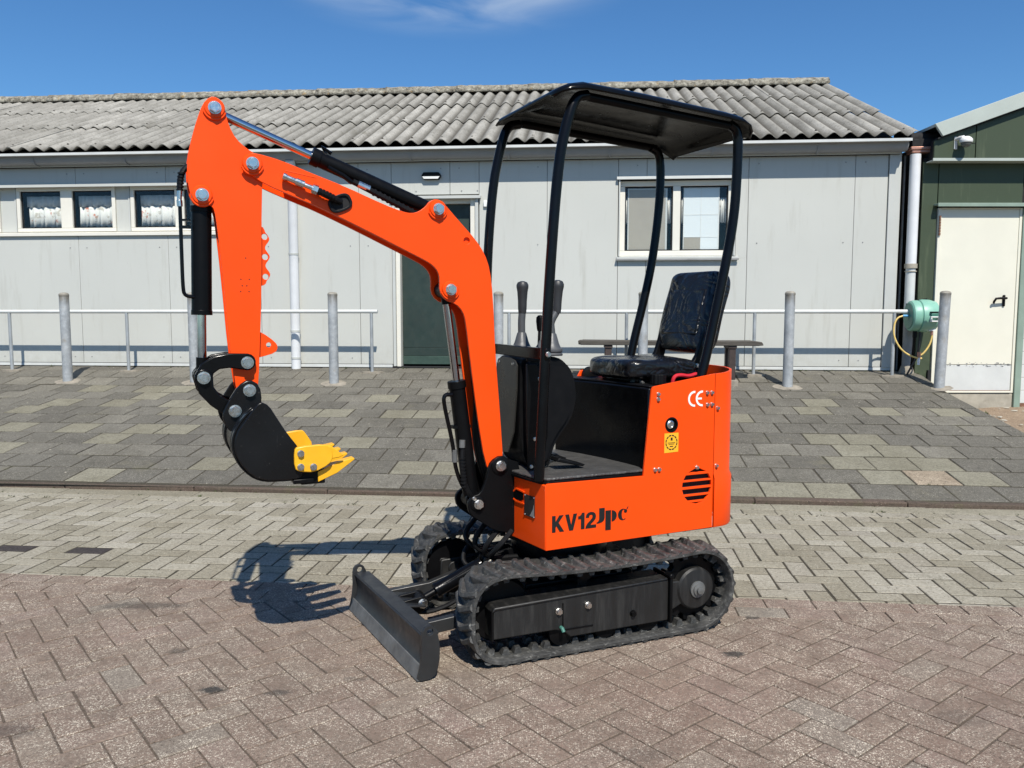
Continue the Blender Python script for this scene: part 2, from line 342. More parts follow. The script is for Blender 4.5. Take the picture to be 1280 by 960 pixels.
# ------------------------------------------------------------------ mesh helpers
class MB:
    def __init__(s): s.v = []; s.f = []
    def add(s, vs, fs, m=None):
        b = len(s.v)
        s.v += [tuple(m @ Vector(p)) if m else tuple(p) for p in vs]
        s.f += [tuple(b + i for i in f) for f in fs]
        return s
    def bx(s, x0, x1, y0, y1, z0, z1, m=None):
        v = [(x0, y0, z0), (x1, y0, z0), (x1, y1, z0), (x0, y1, z0), (x0, y0, z1), (x1, y0, z1), (x1, y1, z1), (x0, y1, z1)]
        return s.add(v, [(3, 2, 1, 0), (4, 5, 6, 7), (0, 1, 5, 4), (1, 2, 6, 5), (2, 3, 7, 6), (3, 0, 4, 7)], m)
    def tube(s, pts, r, n=10, caps=True, m=None):
        pts = [Vector(p) for p in pts]; k = len(pts)
        rs = r if isinstance(r, (list, tuple)) else [r] * k
        T = [(pts[min(i + 1, k - 1)] - pts[max(i - 1, 0)]).normalized() for i in range(k)]
        up = Vector((0, 0, 1)) if abs(T[0].z) < .9 else Vector((1, 0, 0))
        N = (up - T[0] * up.dot(T[0])).normalized(); vs = []
        for i in range(k):
            if i: N = (N - T[i] * N.dot(T[i])).normalized()
            B = T[i].cross(N)
            for j in range(n):
                a = 2 * PI * j / n; vs.append(pts[i] + (N * math.cos(a) + B * math.sin(a)) * rs[i])
        fs = [(i * n + j, i * n + (j + 1) % n, (i + 1) * n + (j + 1) % n, (i + 1) * n + j) for i in range(k - 1) for j in range(n)]
        if caps: fs += [tuple(range(n - 1, -1, -1)), tuple(range((k - 1) * n, k * n))]
        return s.add(vs, fs, m)
    def cyl(s, p0, p1, r0, r1=None, n=16, m=None): return s.tube([p0, p1], [r0, r0 if r1 is None else r1], n, True, m)
    def lathe(s, p0, axis, prof, n=16, m=None):
        p0 = Vector(p0); a = Vector(axis).normalized()
        return s.tube_prof(p0, a, prof, n, m)
    def tube_prof(s, p0, a, prof, n, m=None):
        up = Vector((0, 0, 1)) if abs(a.z) < .9 else Vector((1, 0, 0))
        N = (up - a * up.dot(a)).normalized(); B = a.cross(N); vs = []; k = len(prof)
        for (r, h) in prof:
            for j in range(n):
                t = 2 * PI * j / n; vs.append(p0 + a * h + (N * math.cos(t) + B * math.sin(t)) * max(r, 1e-4))
        fs = [(i * n + j, i * n + (j + 1) % n, (i + 1) * n + (j + 1) % n, (i + 1) * n + j) for i in range(k - 1) for j in range(n)]
        fs += [tuple(range(n - 1, -1, -1)), tuple(range((k - 1) * n, k * n))]
        return s.add(vs, fs, m)
    def hexb(s, c, axis, r, h):
        c = Vector(c); a = Vector(axis).normalized()
        s.cyl(c, c + a * h * .18, r * 1.16, r * 1.16, 16)
        s.cyl(c + a * h * .18, c + a * h * .92, r * 1.02, r * 1.02, 6); s.cyl(c + a * h * .92, c + a * h, r * .86, r * .80, 12)
        return s
    def prism(s, ol, c0, c1, ax='y', m=None):
        n = len(ol)
        f = {'y': lambda a, b, c: (a, c, b), 'z': lambda a, b, c: (a, b, c), 'x': lambda a, b, c: (c, a, b)}[ax]
        vs = [f(a, b, c0) for a, b in ol] + [f(a, b, c1) for a, b in ol]
        fs = [(i, (i + 1) % n, n + (i + 1) % n, n + i) for i in range(n)] + [tuple(range(n - 1, -1, -1)), tuple(range(n, 2 * n))]
        return s.add(vs, fs, m)
    def mesh(s, name, mat, ang=35, fix=True):
        me = bpy.data.meshes.new(name); me.from_pydata(s.v, [], s.f); me.update()
        if fix:
            b = bmesh.new(); b.from_mesh(me); bmesh.ops.recalc_face_normals(b, faces=b.faces); b.to_mesh(me); b.free()
        finish(me, mat, ang); return me
    def build(s, name, mat, parent=None, ang=35, bevel=0, fix=True, **k):
        o = link(name, s.mesh(name, mat, ang, fix), parent, **k)
        if bevel: bev(o, bevel)
        return o
def finish(me, mat, ang=35):
    if mat is not None and not me.materials: me.materials.append(mat)
    if ang:
        for p in me.polygons: p.use_smooth = True
        me.set_sharp_from_angle(angle=R(ang))
def bev(o, w, seg=2):
    b = o.modifiers.new('bevel', 'BEVEL'); b.width = w; b.segments = seg; b.limit_method = 'ANGLE'; b.angle_limit = R(40)
def link(name, data, parent=None, loc=None, rot=None, label=None, cat=None, group=None, kind=None):
    o = bpy.data.objects.new(name, data); C.objects.link(o)
    if parent: o.parent = parent
    if loc is not None: o.location = loc
    if rot is not None: o.rotation_euler = rot
    tag(o, label, cat, group, kind); return o
def tag(o, label=None, cat=None, group=None, kind=None):
    for k, v in (('label', label), ('category', cat), ('group', group), ('kind', kind)):
        if v: o[k] = v
    return o
def empty(name, loc=(0, 0, 0), rz=0, label=None, cat=None, group=None):
    return link(name, None, None, loc, (0, 0, rz), label, cat, group)
def copy_tree(o, parent=None):
    c = o.copy(); C.objects.link(c); c.parent = parent
    for ch in [x for x in bpy.data.objects if x.parent == o]: copy_tree(ch, c)
    return c
def chaikin(ol, k=1, closed=True):
    for _ in range(k):
        o2 = []; n = len(ol)
        rng_ = range(n) if closed else range(n - 1)
        if not closed: o2.append(ol[0])
        for i in rng_:
            a, b = ol[i], ol[(i + 1) % n]
            o2.append(tuple(.75 * p + .25 * q for p, q in zip(a, b))); o2.append(tuple(.25 * p + .75 * q for p, q in zip(a, b)))
        if not closed: o2.append(ol[-1])
        ol = o2
    return ol
def circ(x, y, r, n=24, a0=0): return [(x + r * math.cos(a0 + 2 * PI * i / n), y + r * math.sin(a0 + 2 * PI * i / n)) for i in range(n)]
def area(ol): return .5 * sum(ol[i][0] * ol[(i + 1) % len(ol)][1] - ol[(i + 1) % len(ol)][0] * ol[i][1] for i in range(len(ol)))
def inset(ol, d):
    n = len(ol); sg = 1 if area(ol) > 0 else -1; r = []
    for i in range(n):
        a, b, c = Vector(ol[i - 1]), Vector(ol[i]), Vector(ol[(i + 1) % n])
        e1 = (b - a).normalized(); e2 = (c - b).normalized()
        n1 = Vector((-e1.y, e1.x)) * sg; n2 = Vector((-e2.y, e2.x)) * sg; m = (n1 + n2)
        m = m.normalized() if m.length > 1e-6 else n1
        r.append(tuple(b + m * d / max(.5, m.dot(n1))))
    return r
def strap(pts, wd, n=7):
    """outline of a bar with round ends along a 2-d polyline"""
    P = [Vector(p) for p in pts]; k = len(P); ws = wd if isinstance(wd, list) else [wd] * k; L = []; Rr = []
    for i in range(k):
        t = (P[min(i + 1, k - 1)] - P[max(i - 1, 0)]).normalized(); nn = Vector((-t.y, t.x))
        L.append(tuple(P[i] + nn * ws[i] / 2)); Rr.append(tuple(P[i] - nn * ws[i] / 2))
    def cap(c, p0, r):
        a0 = math.atan2(p0[1] - c.y, p0[0] - c.x)
        return [(c.x + r * math.cos(a0 - PI * j / n), c.y + r * math.sin(a0 - PI * j / n)) for j in range(1, n)]
    return L + cap(P[-1], L[-1], ws[-1] / 2) + Rr[::-1] + cap(P[0], Rr[0], ws[0] / 2)
def from_curve(cu):
    ob = bpy.data.objects.new('tmp', cu); C.objects.link(ob); bpy.context.view_layer.update()
    me = bpy.data.meshes.new_from_object(ob.evaluated_get(bpy.context.evaluated_depsgraph_get()))
    bpy.data.objects.remove(ob); return me
def plate(ol, holes, half, bevel=0.):
    """2-d outline with real holes, as (verts, faces) with thickness along the third axis"""
    cu = bpy.data.curves.new('c', 'CURVE'); cu.dimensions = '2D'; cu.fill_mode = 'BOTH'; cu.extrude = half - bevel; cu.bevel_depth = bevel
    cu.bevel_resolution = 1
    if bevel: cu.offset = -bevel
    for lp in [ol] + list(holes):
        sp = cu.splines.new('POLY'); sp.points.add(len(lp) - 1); sp.use_cyclic_u = True
        for q, p in zip(sp.points, lp): q.co = (p[0], p[1], 0, 1)
    me = from_curve(cu)
    v = [tuple(x.co) for x in me.vertices]; f = [tuple(p.vertices) for p in me.polygons]
    bpy.data.meshes.remove(me); return v, f
MXZ = Matrix(((1, 0, 0, 0), (0, 0, -1, 0), (0, 1, 0, 0), (0, 0, 0, 1)))       # curve xy -> world xz
def T(x, y, z): return Matrix.Translation((x, y, z))
def text_mesh(s, size, depth, bold=0.):
    cu = bpy.data.curves.new('t', 'FONT'); cu.body = s; cu.size = size; cu.extrude = depth; cu.offset = bold
    me = from_curve(cu); v = [tuple(x.co) for x in me.vertices]; f = [tuple(p.vertices) for p in me.polygons]
    bpy.data.meshes.remove(me); return v, f

# wall frame: u along the grey wall to the right, v away from the camera, z up
YW = R(-4.94); B0 = Vector((.844, 9.76, 0)); UX = Vector((math.cos(YW), math.sin(YW), 0)); UY = Vector((-math.sin(YW), math.cos(YW), 0))
def W(u, v, z=0): return B0 + UX * u + UY * v + Vector((0, 0, z))
MW = Matrix.Translation(B0) @ Matrix.Rotation(YW, 4, 'Z')
def visible(p):
    x, y, z = p[0], p[1], p[2] - CAM_H
    c, s = math.cos(PITCH), math.sin(PITCH); d = y * c - z * s; u_ = y * s + z * c
    return d > .2 and abs(x / d) < .66 and -.50 < u_ / d < .49, d

# ================================================================== SETTING: ground
g = MB(); g.add([(-300, -300, -.06), (300, -300, -.06), (300, 900, -.06), (-300, 900, -.06)], [(0, 1, 2, 3)])
g.build('ground', M['ground'], None, kind='structure')

def brick_mesh(name, lx, ly, mat, h=.05, b=.004, jit=.0, seed=0, ch=.003):
    rr = random.Random(seed)
    def ring(ix, z, j): return [(sx * (lx / 2 - ix) + rr.uniform(-j, j), sy * (ly / 2 - ix) + rr.uniform(-j, j), z) for sx, sy in ((-1, -1), (1, -1), (1, 1), (-1, 1))]
    m = MB(); v = ring(0, -h, 0) + ring(0, -ch, jit) + ring(b, 0, jit)
    fs = [(8, 9, 10, 11)] + [(i, (i + 1) % 4, 4 + (i + 1) % 4, 4 + i) for i in range(4)] + [(4 + i, 4 + (i + 1) % 4, 8 + (i + 1) % 4, 8 + i) for i in range(4)]
    m.add(v, fs); me = m.mesh(name, mat, 0, False); return me
def poly_brick(mb, poly, z, b=.0025, h=.05, ch=.0018, tilt=(0, 0)):
    if area(poly) < 0: poly = poly[::-1]
    n = len(poly); ip = inset(poly, b); cx = sum(p[0] for p in poly) / n; cy = sum(p[1] for p in poly) / n
    def zz(p, dz): return z + dz + (p[0] - cx) * tilt[0] + (p[1] - cy) * tilt[1]
    vs = [(p[0], p[1], zz(p, -h)) for p in poly] + [(p[0], p[1], zz(p, -ch)) for p in poly] + [(p[0], p[1], zz(p, 0)) for p in ip]
    fs = [tuple(range(2 * n, 3 * n))] + [(i, (i + 1) % n, n + (i + 1) % n, n + i) for i in range(n)] + [(n + i, n + (i + 1) % n, 2 * n + (i + 1) % n, 2 * n + i) for i in range(n)]
    mb.add(vs, fs)
def clip(poly, nx, ny, d):            # keep nx*x+ny*y <= d
    o = []
    for i in range(len(poly)):
        a, b = poly[i], poly[(i + 1) % len(poly)]; da = nx * a[0] + ny * a[1] - d; db = nx * b[0] + ny * b[1] - d
        if da <= 0: o.append(a)
        if da * db < 0: t = da / (da - db); o.append((a[0] + t * (b[0] - a[0]), a[1] + t * (b[1] - a[1])))
    return o

# paving frame: s along the kerb, q = distance towards the camera from the kerb face
YP = R(-5.6); K0 = Vector((-.25, 5.595, 0)); PE = Vector((math.cos(YP), math.sin(YP))); PN = Vector((math.sin(YP), -math.cos(YP)))
def P2(s, q): return (K0.x + PE.x * s + PN.x * q, K0.y + PE.y * s + PN.y * q)
def SQ(x, y): d = Vector((x - K0.x, y - K0.y)); return d.dot(PE), d.dot(PN)

def herring(L, ang, s0, s1, q0, q1, j=.0034):
    """polygons (paving frame) of a herringbone clipped to a strip"""
    ca, sa = math.cos(ang), math.sin(ang); res = []; rad = max(s1 - s0, q1 - q0); cs, cq = (s0 + s1) / 2, (q0 + q1) / 2; n = int(rad / L) * 2 + 8
    for a in range(-n, n):
        for b in range(-n // 2, n // 2):
            bx_, by_ = a + 2 * b, a - 2 * b
            for (x, y, wx, wy) in ((bx_, by_, 2, 1), (bx_ + 2, by_ - 1, 1, 2)):
                k = L / 2
                pts = [(x * k + j, y * k + j), ((x + wx) * k - j, y * k + j), ((x + wx) * k - j, (y + wy) * k - j), (x * k + j, (y + wy) * k - j)]
                pts = [(cs + p[0] * ca - p[1] * sa, cq + p[0] * sa + p[1] * ca) for p in pts]
                mq = sum(p[1] for p in pts) / 4; ms = sum(p[0] for p in pts) / 4
                if ms < s0 - .2 or ms > s1 + .2 or mq < q0 - .2 or mq > q1 + .2: continue
                full = all(q0 <= p[1] <= q1 and s0 <= p[0] <= s1 for p in pts)
                if not full:
                    for h in ((0, 1, q1), (0, -1, -q0), (1, 0, s1), (-1, 0, -s0)): pts = clip(pts, *h) if len(pts) > 2 else []
                    if len(pts) < 3 or abs(area(pts)) < .0006: continue
                res.append((pts, full, wx > wy))
    return res

def lay(parent, name, polys, L, mat, seed, zfun=lambda s, q: 0., extra=None, jit=.0012, tl=.009, limit=300, gap=.0068):
    """300 nearest visible pieces become parts, the rest one joined part"""
    rr = random.Random(seed); items = []
    for pts, full, hz in polys:
        s = sum(p[0] for p in pts) / len(pts); q = sum(p[1] for p in pts) / len(pts); wp_ = P2(s, q)
        vis, d = visible((*wp_, 0)); items.append((not vis, abs(d), pts, full, hz, s, q))
    darkset = {id(min((i for i in items if i[3] and not i[4]), key=lambda i: (Vector(P2(i[5], i[6])) - Vector(p)).length)[2]) for p in (extra or [])}
    items.sort(key=lambda t: (t[0], t[1]))
    protos = [brick_mesh(name, L - gap, L / 2 - gap, mat, seed=k + seed, jit=.0018, b=.0025, ch=.0018) for k in range(4)]
    alt = brick_mesh(name + '_dark', L - gap, L / 2 - gap, M['brick_dark'], seed=99, jit=.0014)
    rest = MB(); cnt = 0
    for inv, d, pts, full, hz, s, q in items:
        x, y = P2(s, q); z = zfun(s, q) + rr.gauss(0, .0006); t = (rr.gauss(0, tl * .45), rr.gauss(0, tl * .45))
        if cnt < limit and not inv:
            cnt += 1
            if full:
                e = Vector(pts[1]) - Vector(pts[0]) if hz else Vector(pts[2]) - Vector(pts[1])
                # direction of the long side, paving -> world
                dv = PE * e.x + PN * e.y; ang = math.atan2(dv.y, dv.x)
                dark = id(pts) in darkset
                link(name, alt if dark else protos[cnt % 4], parent, (x, y, z), (t[0], t[1], ang + rr.gauss(0, .005)), label='dark stained brick' if dark else None)
            else:
                mb = MB(); poly_brick(mb, [P2(*p) for p in pts], z, tilt=t); mb.build(name, mat, parent, 0, fix=False)
        else:
            poly_brick(rest, [P2(*p) for p in pts], z, tilt=t)
    if rest.f: rest.build(name + '_field', mat, parent, 0, fix=False, kind='stuff')

QB1, QB2, QG, QR = .165, .285, 1.86, 2.09
# road of weathered red pavers
def sheet(mb, s0, s1, q0, q1, z): mb.add([(*P2(s0, q1), z), (*P2(s1, q1), z), (*P2(s1, q0), z), (*P2(s0, q0), z)], [(0, 1, 2, 3)])
road = MB(); sheet(road, -9, 9, QG, 9, -.0042); road = road.build('road', M['joint_red'], None, kind='structure')
lay(road, 'brick', herring(.212, R(45.5), -4.6, 4.6, QR, 5.0), .212, M['brick_red'], 3, lambda s, q: .0)
polys = []
for k, (qa, qb) in enumerate(((QG, QG + .112), (QG + .112, QR))):
    s = -5 + .07 * k
    while s < 5: polys.append(([(s + .002, qa + .002), (s + .208, qa + .002), (s + .208, qb - .002), (s + .002, qb - .002)], False, True)); s += .212
lay(road, 'edge_brick', polys, .212, M['brick_red'], 4, limit=60)
# parking strip of grey pavers
strip = MB(); sheet(strip, -10, 9, -.02, QG, -.0030); strip = strip.build('parking_strip', M['joint'], None, kind='structure')
DARKS = [(-2.66, 4.34), (-2.31, 4.31)]
lay(strip, 'brick', herring(.218, R(90), -6.2, 5.2, QB2, QG, .0055), .218, M['brick_grey'], 5, lambda s, q: .0 * s, DARKS, tl=.010, gap=.011)
polys = []
s = -7.
while s < 6: polys.append(([(s + .004, QB1 + .005), (s + .21, QB1 + .005), (s + .21, QB2 - .005), (s + .004, QB2 - .005)], False, True)); s += .214
lay(strip, 'edge_brick', polys, .214, M['brick_grey'], 6)
polys = []
s = -7.
while s < 6: polys.append(([(s + .001, .004), (s + .997, .004), (s + .997, QB1 - .003), (s + .001, QB1 - .003)], False, True)); s += 1.0
lay(strip, 'channel_slab', polys, .4, M['brick_band'], 8, tl=.004)
# kerb
kerb = MB(); sheet(kerb, -8, 4.6, -.10, 0, -.012); kerb = kerb.build('kerb', M['joint'], None, kind='structure')
rr = random.Random(2)
for k in range(13):
    s = -8 + k * .99
    m = MB(); a, b = P2(s + .002, 0), P2(s + .988, 0); c, d = P2(s + .988, -.105), P2(s + .002, -.105); dz = rr.uniform(-.003, .004)
    m.prism([a, b, c, d], -.05, .030 + dz, 'z'); m.build('kerb_stone', M['kerb'], kerb, bevel=.009)

# pavement (ramp up to the wall)
def VK(u): return -4.18 - .0110 * (u + .7)
PROF = [(-4.4, .022), (-4.2, .034), (-3.2, .158), (-2.2, .29), (-1.5, .375), (-.95, .450), (-.6, .520), (-.35, .570), (0, .598), (.3, .60)]
def ZP(v):
    for (a, za), (b, zb) in zip(PROF, PROF[1:]):
        if v <= b: return za + (zb - za) * (v - a) / (b - a)
    return PROF[-1][1]
UEDGE = 3.80
pv = MB(); nu = 30
rows_v = [-4.22 + 4.22 * i / 24 for i in range(25)]
for i in range(24):
    a, b = rows_v[i], rows_v[i + 1]
    pv.add([W(-11, a, ZP(a) - .0048), W(UEDGE - .004, a, ZP(a) - .0048), W(UEDGE - .004, b, ZP(b) - .0048), W(-11, b, ZP(b) - .0048)], [(0, 1, 2, 3)])
    pv.add([W(UEDGE - .004, a, ZP(a) - .0048), W(UEDGE - .004, a, -.06), W(UEDGE - .004, b, -.06), W(UEDGE - .004, b, ZP(b) - .0048)], [(0, 1, 2, 3)])
pavement = pv.build('pavement', M['joint'], None, fix=False, kind='structure')
LIGHT_PX = [(21, 511), (64, 504), (41, 529), (122, 532), (120, 546), (165, 535), (210, 536), (110, 592), (137, 505), (177, 499), (212, 491), (215, 508), (211, 517), (250, 509), (252, 517), (140, 485), (182, 483), (287, 580), (5, 560), (380, 577), (440, 560),
            (936, 519), (1024, 519), (1111, 519), (1199, 521), (1033, 509), (1031, 553), (1078, 554), (1070, 568), (1121, 568), (1058, 581), (1111, 582), (1102, 599), (1220, 602), (927, 613), (970, 614), (1033, 616), (509, 577), (547, 579), (540, 517), (489, 523), (550, 538), (600, 548), (470, 495), (350, 500), (395, 512)]
# (where the lighter replacement tiles lie, from the photograph's perspective, turned into ground points)
def ray_pave(px, py):
    a = (px - 640) / 1019; b = (480 - py) / 1019; c, s = math.cos(PITCH), math.sin(PITCH); d = Vector((a, c + b * s, -s + b * c)); t = 3.
    while t < 14:
        p = Vector((0, 0, CAM_H)) + d * t; q = p - B0; v = q.dot(UY)
        if v > -4.4 and p.z <= ZP(v): return q.dot(UX), v
        t += .01
    return 0, 0
LIGHT = [ray_pave(*p) for p in LIGHT_PX]; GRAVEL = ray_pave(1160, 600)
rr = random.Random(12)
TS = .318; NR = 13
tm = {k: [brick_mesh('tile', TS - .014, TS - .014, M[k], h=.03, b=.003, jit=.004, seed=i, ch=.0025) for i in range(3)] for k in ('tile_dark', 'tile_light', 'tile_gravel')}
tiles = []
for r_ in range(NR):
    tau0 = (r_ + .5) / NR
    off = (r_ % 2) * .5 * TS
    k = 0
    u = UEDGE - TS / 2 - off
    while u > -10.5:
        vk = VK(u); v = vk * (1 - tau0)
        tiles.append((u, v, r_)); u -= TS
    if off: tiles.append((UEDGE - TS / 4 + .0, VK(UEDGE) * (1 - tau0), -1 - r_))
used_l = set(); kinds = {}
for L_ in LIGHT:
    i = min(range(len(tiles)), key=lambda j: (tiles[j][0] - L_[0]) ** 2 + (tiles[j][1] - L_[1]) ** 2 + (9 if tiles[j][2] < 0 else 0)); kinds[i] = 'tile_light'
i = min(range(len(tiles)), key=lambda j: (tiles[j][0] - GRAVEL[0]) ** 2 + (tiles[j][1] - GRAVEL[1]) ** 2); kinds[i] = 'tile_gravel'
order = []
for i, (u, v, r_) in enumerate(tiles):
    p = W(u, v, ZP(v)); vis, d = visible(p); order.append((not vis or r_ < 0, d, i))
order.sort(); rest = {'tile_dark': MB(), 'tile_light': MB(), 'tile_gravel': MB()}; cnt = 0
for inv, d, i in order:
    u, v, r_ = tiles[i]; sl = math.atan2(ZP(v + .12) - ZP(v - .12), .24); z = (ZP(v + .12) + ZP(v - .12)) / 2 + rr.gauss(0, .0010)
    frac = v / VK(u); yaw = YW - R(.66) * frac
    kd = kinds.get(i, 'tile_light' if rr.random() < .02 else 'tile_dark')
    rot = (sl + rr.gauss(0, .003), rr.gauss(0, .004), yaw + rr.gauss(0, .006))
    me = tm[kd][i % 3]; pw = W(u, v, z)
    if cnt < 300 and not inv:
        cnt += 1
        link('tile', me, pavement, pw, rot, label={'tile_light': 'pale replacement tile', 'tile_gravel': 'tile of washed gravel'}.get(kd))
    else:
        m4 = Matrix.Translation(pw) @ (Matrix.Rotation(rot[2], 4, 'Z') @ Matrix.Rotation(rot[1], 4, 'Y') @ Matrix.Rotation(rot[0], 4, 'X'))
        if r_ < 0: m4 = m4 @ Matrix.Diagonal((.47, 1, 1, 1))
        rest[kd].add([x.co for x in me.vertices], [tuple(p.vertices) for p in me.polygons], m4)
for kd, mb in rest.items():
    if mb.f: mb.build('tile_field', M[kd], pavement, 0, fix=False, kind='stuff')
# sandy verge below the end of the pavement
sv = MB(); rr = random.Random(5); N = 26
def zv(v): return .19 + (v + .1) * .045 if v > -4.2 else 0
grid = [[W(UEDGE - .02 + 6 * (i / N) ** 1.6, -4.3 + 4.9 * j / N, max(.004, zv(-4.3 + 4.9 * j / N)) + rr.uniform(-.012, .012) + .10 * max(0, 1 - i / 3) * (.5 + .5 * j / N)) for i in range(N + 1)] for j in range(N + 1)]
sv.v = [tuple(p) for row in grid for p in row]
sv.f = [(j * (N + 1) + i, j * (N + 1) + i + 1, (j + 1) * (N + 1) + i + 1, (j + 1) * (N + 1) + i) for j in range(N) for i in range(N)]
sv.build('sand_verge', M['sand'], None, 60, fix=False, kind='structure')
# loose chips lying about
pb = MB()
def chip(p, r):
    a = rr.uniform(0, 6.3); m = Matrix.Translation(p) @ Matrix.Rotation(a, 4, 'Z') @ Matrix.Diagonal((1.5, 1, .5, 1))
    pb.add([(r * math.cos(t) * rr.uniform(.7, 1.2), r * math.sin(t) * rr.uniform(.7, 1.2), 0) for t in [k * PI / 3 for k in range(6)]] + [(r * .5 * math.cos(t), r * .5 * math.sin(t), r * .8) for t in [k * PI / 3 for k in range(6)]],
           [(k, (k + 1) % 6, 6 + (k + 1) % 6, 6 + k) for k in range(6)] + [(6, 7, 8, 9, 10, 11)], m)
for k in range(110):
    u, v = rr.uniform(-7, 3.7), rr.uniform(-4.1, -.1)
    if k < 22: u = rr.uniform(2.6, 3.75); v = rr.uniform(-2.6, -.2)
    if 22 <= k < 40: u = rr.uniform(-6.3, -4.6); v = rr.uniform(-3, -1.6)
    chip(W(u, v, ZP(v) + .001), rr.uniform(.003, .009))
for k in range(60):
    u, v = rr.uniform(3.85, 5.2), rr.uniform(-2.4, -.1); chip(W(u, v, zv(v) + .012), rr.uniform(.01, .03))
pb.build('loose_chips', M['pebble'], None, 0, kind='stuff')

# moss and weeds in the joints
M['moss'] = simple('moss_green', (.055, .070, .022), .95, 0, .35, 30)
mo = MB(); rr = random.Random(21)
def tuft(p, h, n=7):
    for k in range(n):
        a = rr.uniform(0, 6.28); d = Vector((math.cos(a), math.sin(a), 0)); q = p + d * rr.uniform(0, h * .9); sd = Vector((-d.y, d.x, 0)) * h * .22
        hh = h * rr.uniform(.35, 1.); mo.add([q - sd, q + sd, q + d * h * rr.uniform(.2, .8) + Vector((0, 0, hh))], [(0, 1, 2)])
for k in range(150):
    s_ = rr.uniform(-5, 4.2); x, y = P2(s_, rr.choice((.003, .003, QB1, -.105, QB2)) + rr.uniform(-.006, .006)); tuft(Vector((x, y, .031 if y > P2(s_, -.05)[1] else 0)), rr.uniform(.006, .018))
for k in range(90):
    u = rr.uniform(-7.5, 3.7); tuft(W(u, -.03 + rr.uniform(-.05, .02), ZP(-.03)), rr.uniform(.008, .028), 9)
for k in range(70): u, v = UEDGE + rr.uniform(-.01, .12), rr.uniform(-2.6, -.1); tuft(W(u, v, ZP(v) - .012 if u < UEDGE else zv(v) + .05), rr.uniform(.012, .035), 10)
for k in range(60):
    u, i_ = rr.uniform(-6.5, 3.6), rr.randrange(1, 8); v = VK(u) * (1 - i_ / NR); tuft(W(u, v, ZP(v)), rr.uniform(.005, .012), 6)
mo.build('moss_tufts', M['moss'], None, 0, fix=False, kind='stuff')

# ================================================================== GREY BUILDING
gb = link('grey_building', None, None, B0, (0, 0, YW), 'long low grey panelled building under a corrugated cement roof', 'building')
UL = -10.6; UR = 3.59
SE = [UL, -9.78, -8.615, -7.45, -6.284, -5.118, -3.95, -2.705, -1.59, -.43, .735, 1.90, 3.092, 3.455]
ZB, ZT = .645, 3.17
BAND = (2.285, 2.852)          # window band, left part, set back
WIN_R = (.405, 1.765, 1.915, 2.845); DOOR = (-2.252, -1.30, .60, 2.645)
BAND_U1 = -4.30
core = MB()
core.prism([(.30, .45), (7.0, .45), (7.0, 3.12), (3.40, 4.60), (-.06, 3.185), (-.06, 3.06), (.30, 3.06)], UL, UR - .03, 'x')
core.build('inner_wall', M['void'], gb)
pm = []
def panel(u0, u1, z0, z1, v0=0., th=.05):
    m = MB(); m.bx(u0 + .0022, u1 - .0022, v0, v0 + th, z0, z1); pm.append(m.build('panel', M['wall'], gb, bevel=.0025))
for a, b in zip(SE, SE[1:]):
    if b <= BAND_U1 + .5 and b < -4.2:
        panel(a, b, ZB, 2.24); panel(a, b, BAND[1] + .006, ZT)
    elif a < BAND_U1 < b:                      # panel where the window band ends
        panel(a, BAND_U1, ZB, 2.24); panel(a, BAND_U1, BAND[1] + .006, ZT); panel(BAND_U1, b, ZB, ZT)
    elif abs(a + 2.705) < .01:                 # left of and above the door
        panel(a, DOOR[0] - .05, ZB, ZT); panel(DOOR[0] - .05, b, DOOR[3] + .035, ZT)
    elif abs(a + 1.59) < .01:
        panel(a, DOOR[1] + .06, DOOR[3] + .035, ZT); panel(DOOR[1] + .06, b, ZB, ZT)
    elif a < WIN_R[0] < b: panel(a, WIN_R[0], ZB, ZT); panel(WIN_R[0], b, ZB, WIN_R[2] - .01); panel(WIN_R[0], b, WIN_R[3] + .01, ZT)
    elif a < 1.0 < b: panel(a, b, ZB, WIN_R[2] - .01); panel(a, WIN_R[1] + .0, WIN_R[3] + .01, ZT); panel(WIN_R[1], b, WIN_R[2] - .01, ZT)
    else: panel(a, b, ZB, ZT)
m = MB(); m.bx(3.46, UR, -.022, .09, ZB - .01, ZT); m.build('corner_trim', M['trim_grey'], gb, bevel=.004)
m = MB(); m.bx(UL, DOOR[0] - .06, -.012, .03, .605, .640); m.bx(DOOR[1] + .06, UR, -.012, .03, .605, .640); m.build('base_flashing', M['white_paint'], gb, bevel=.003)
m = MB(); m.bx(UL, DOOR[0] - .06, -.007, .03, .640, .6445); m.bx(DOOR[1] + .06, UR, -.007, .03, .640, .6445); m.bx(UL, UR, .03, .12, .3, .605); m.build('base_gap', M['void'], gb)
for (a, b) in ((UR, 'x'),):
    m = MB(); m.prism([(.05, .5), (7.0, .5), (7.0, 3.12), (3.45, 4.66), (.05, 3.16)], UR - .028, UR - .01, 'x'); m.build('gable_wall', M['wall'], gb)
# screws
scw = MB()
for u in SE[1:-1]:
    for z in (.72, 2.08, 2.985):
        for du in (-.11, .11):
            q = u + du
            if DOOR[0] - .1 < q < DOOR[1] + .1 and z < 2.6: continue
            if q > 3.44 or (WIN_R[0] - .03 < q < WIN_R[1] + .03 and 1.87 < z < 2.88) or (DOOR[0] - .12 < q < DOOR[1] + .12 and z < 2.7): continue
            scw.cyl((q, .004, z), (q, -.005, z), .0085, .006, 8)
for q in (-2.0, -1.45, -1.26): scw.cyl((q, .002, 2.72), (q, -.006, 2.72), .009, .007, 8)
scw.build('screws', M['pipe_grey'], gb, kind='stuff')
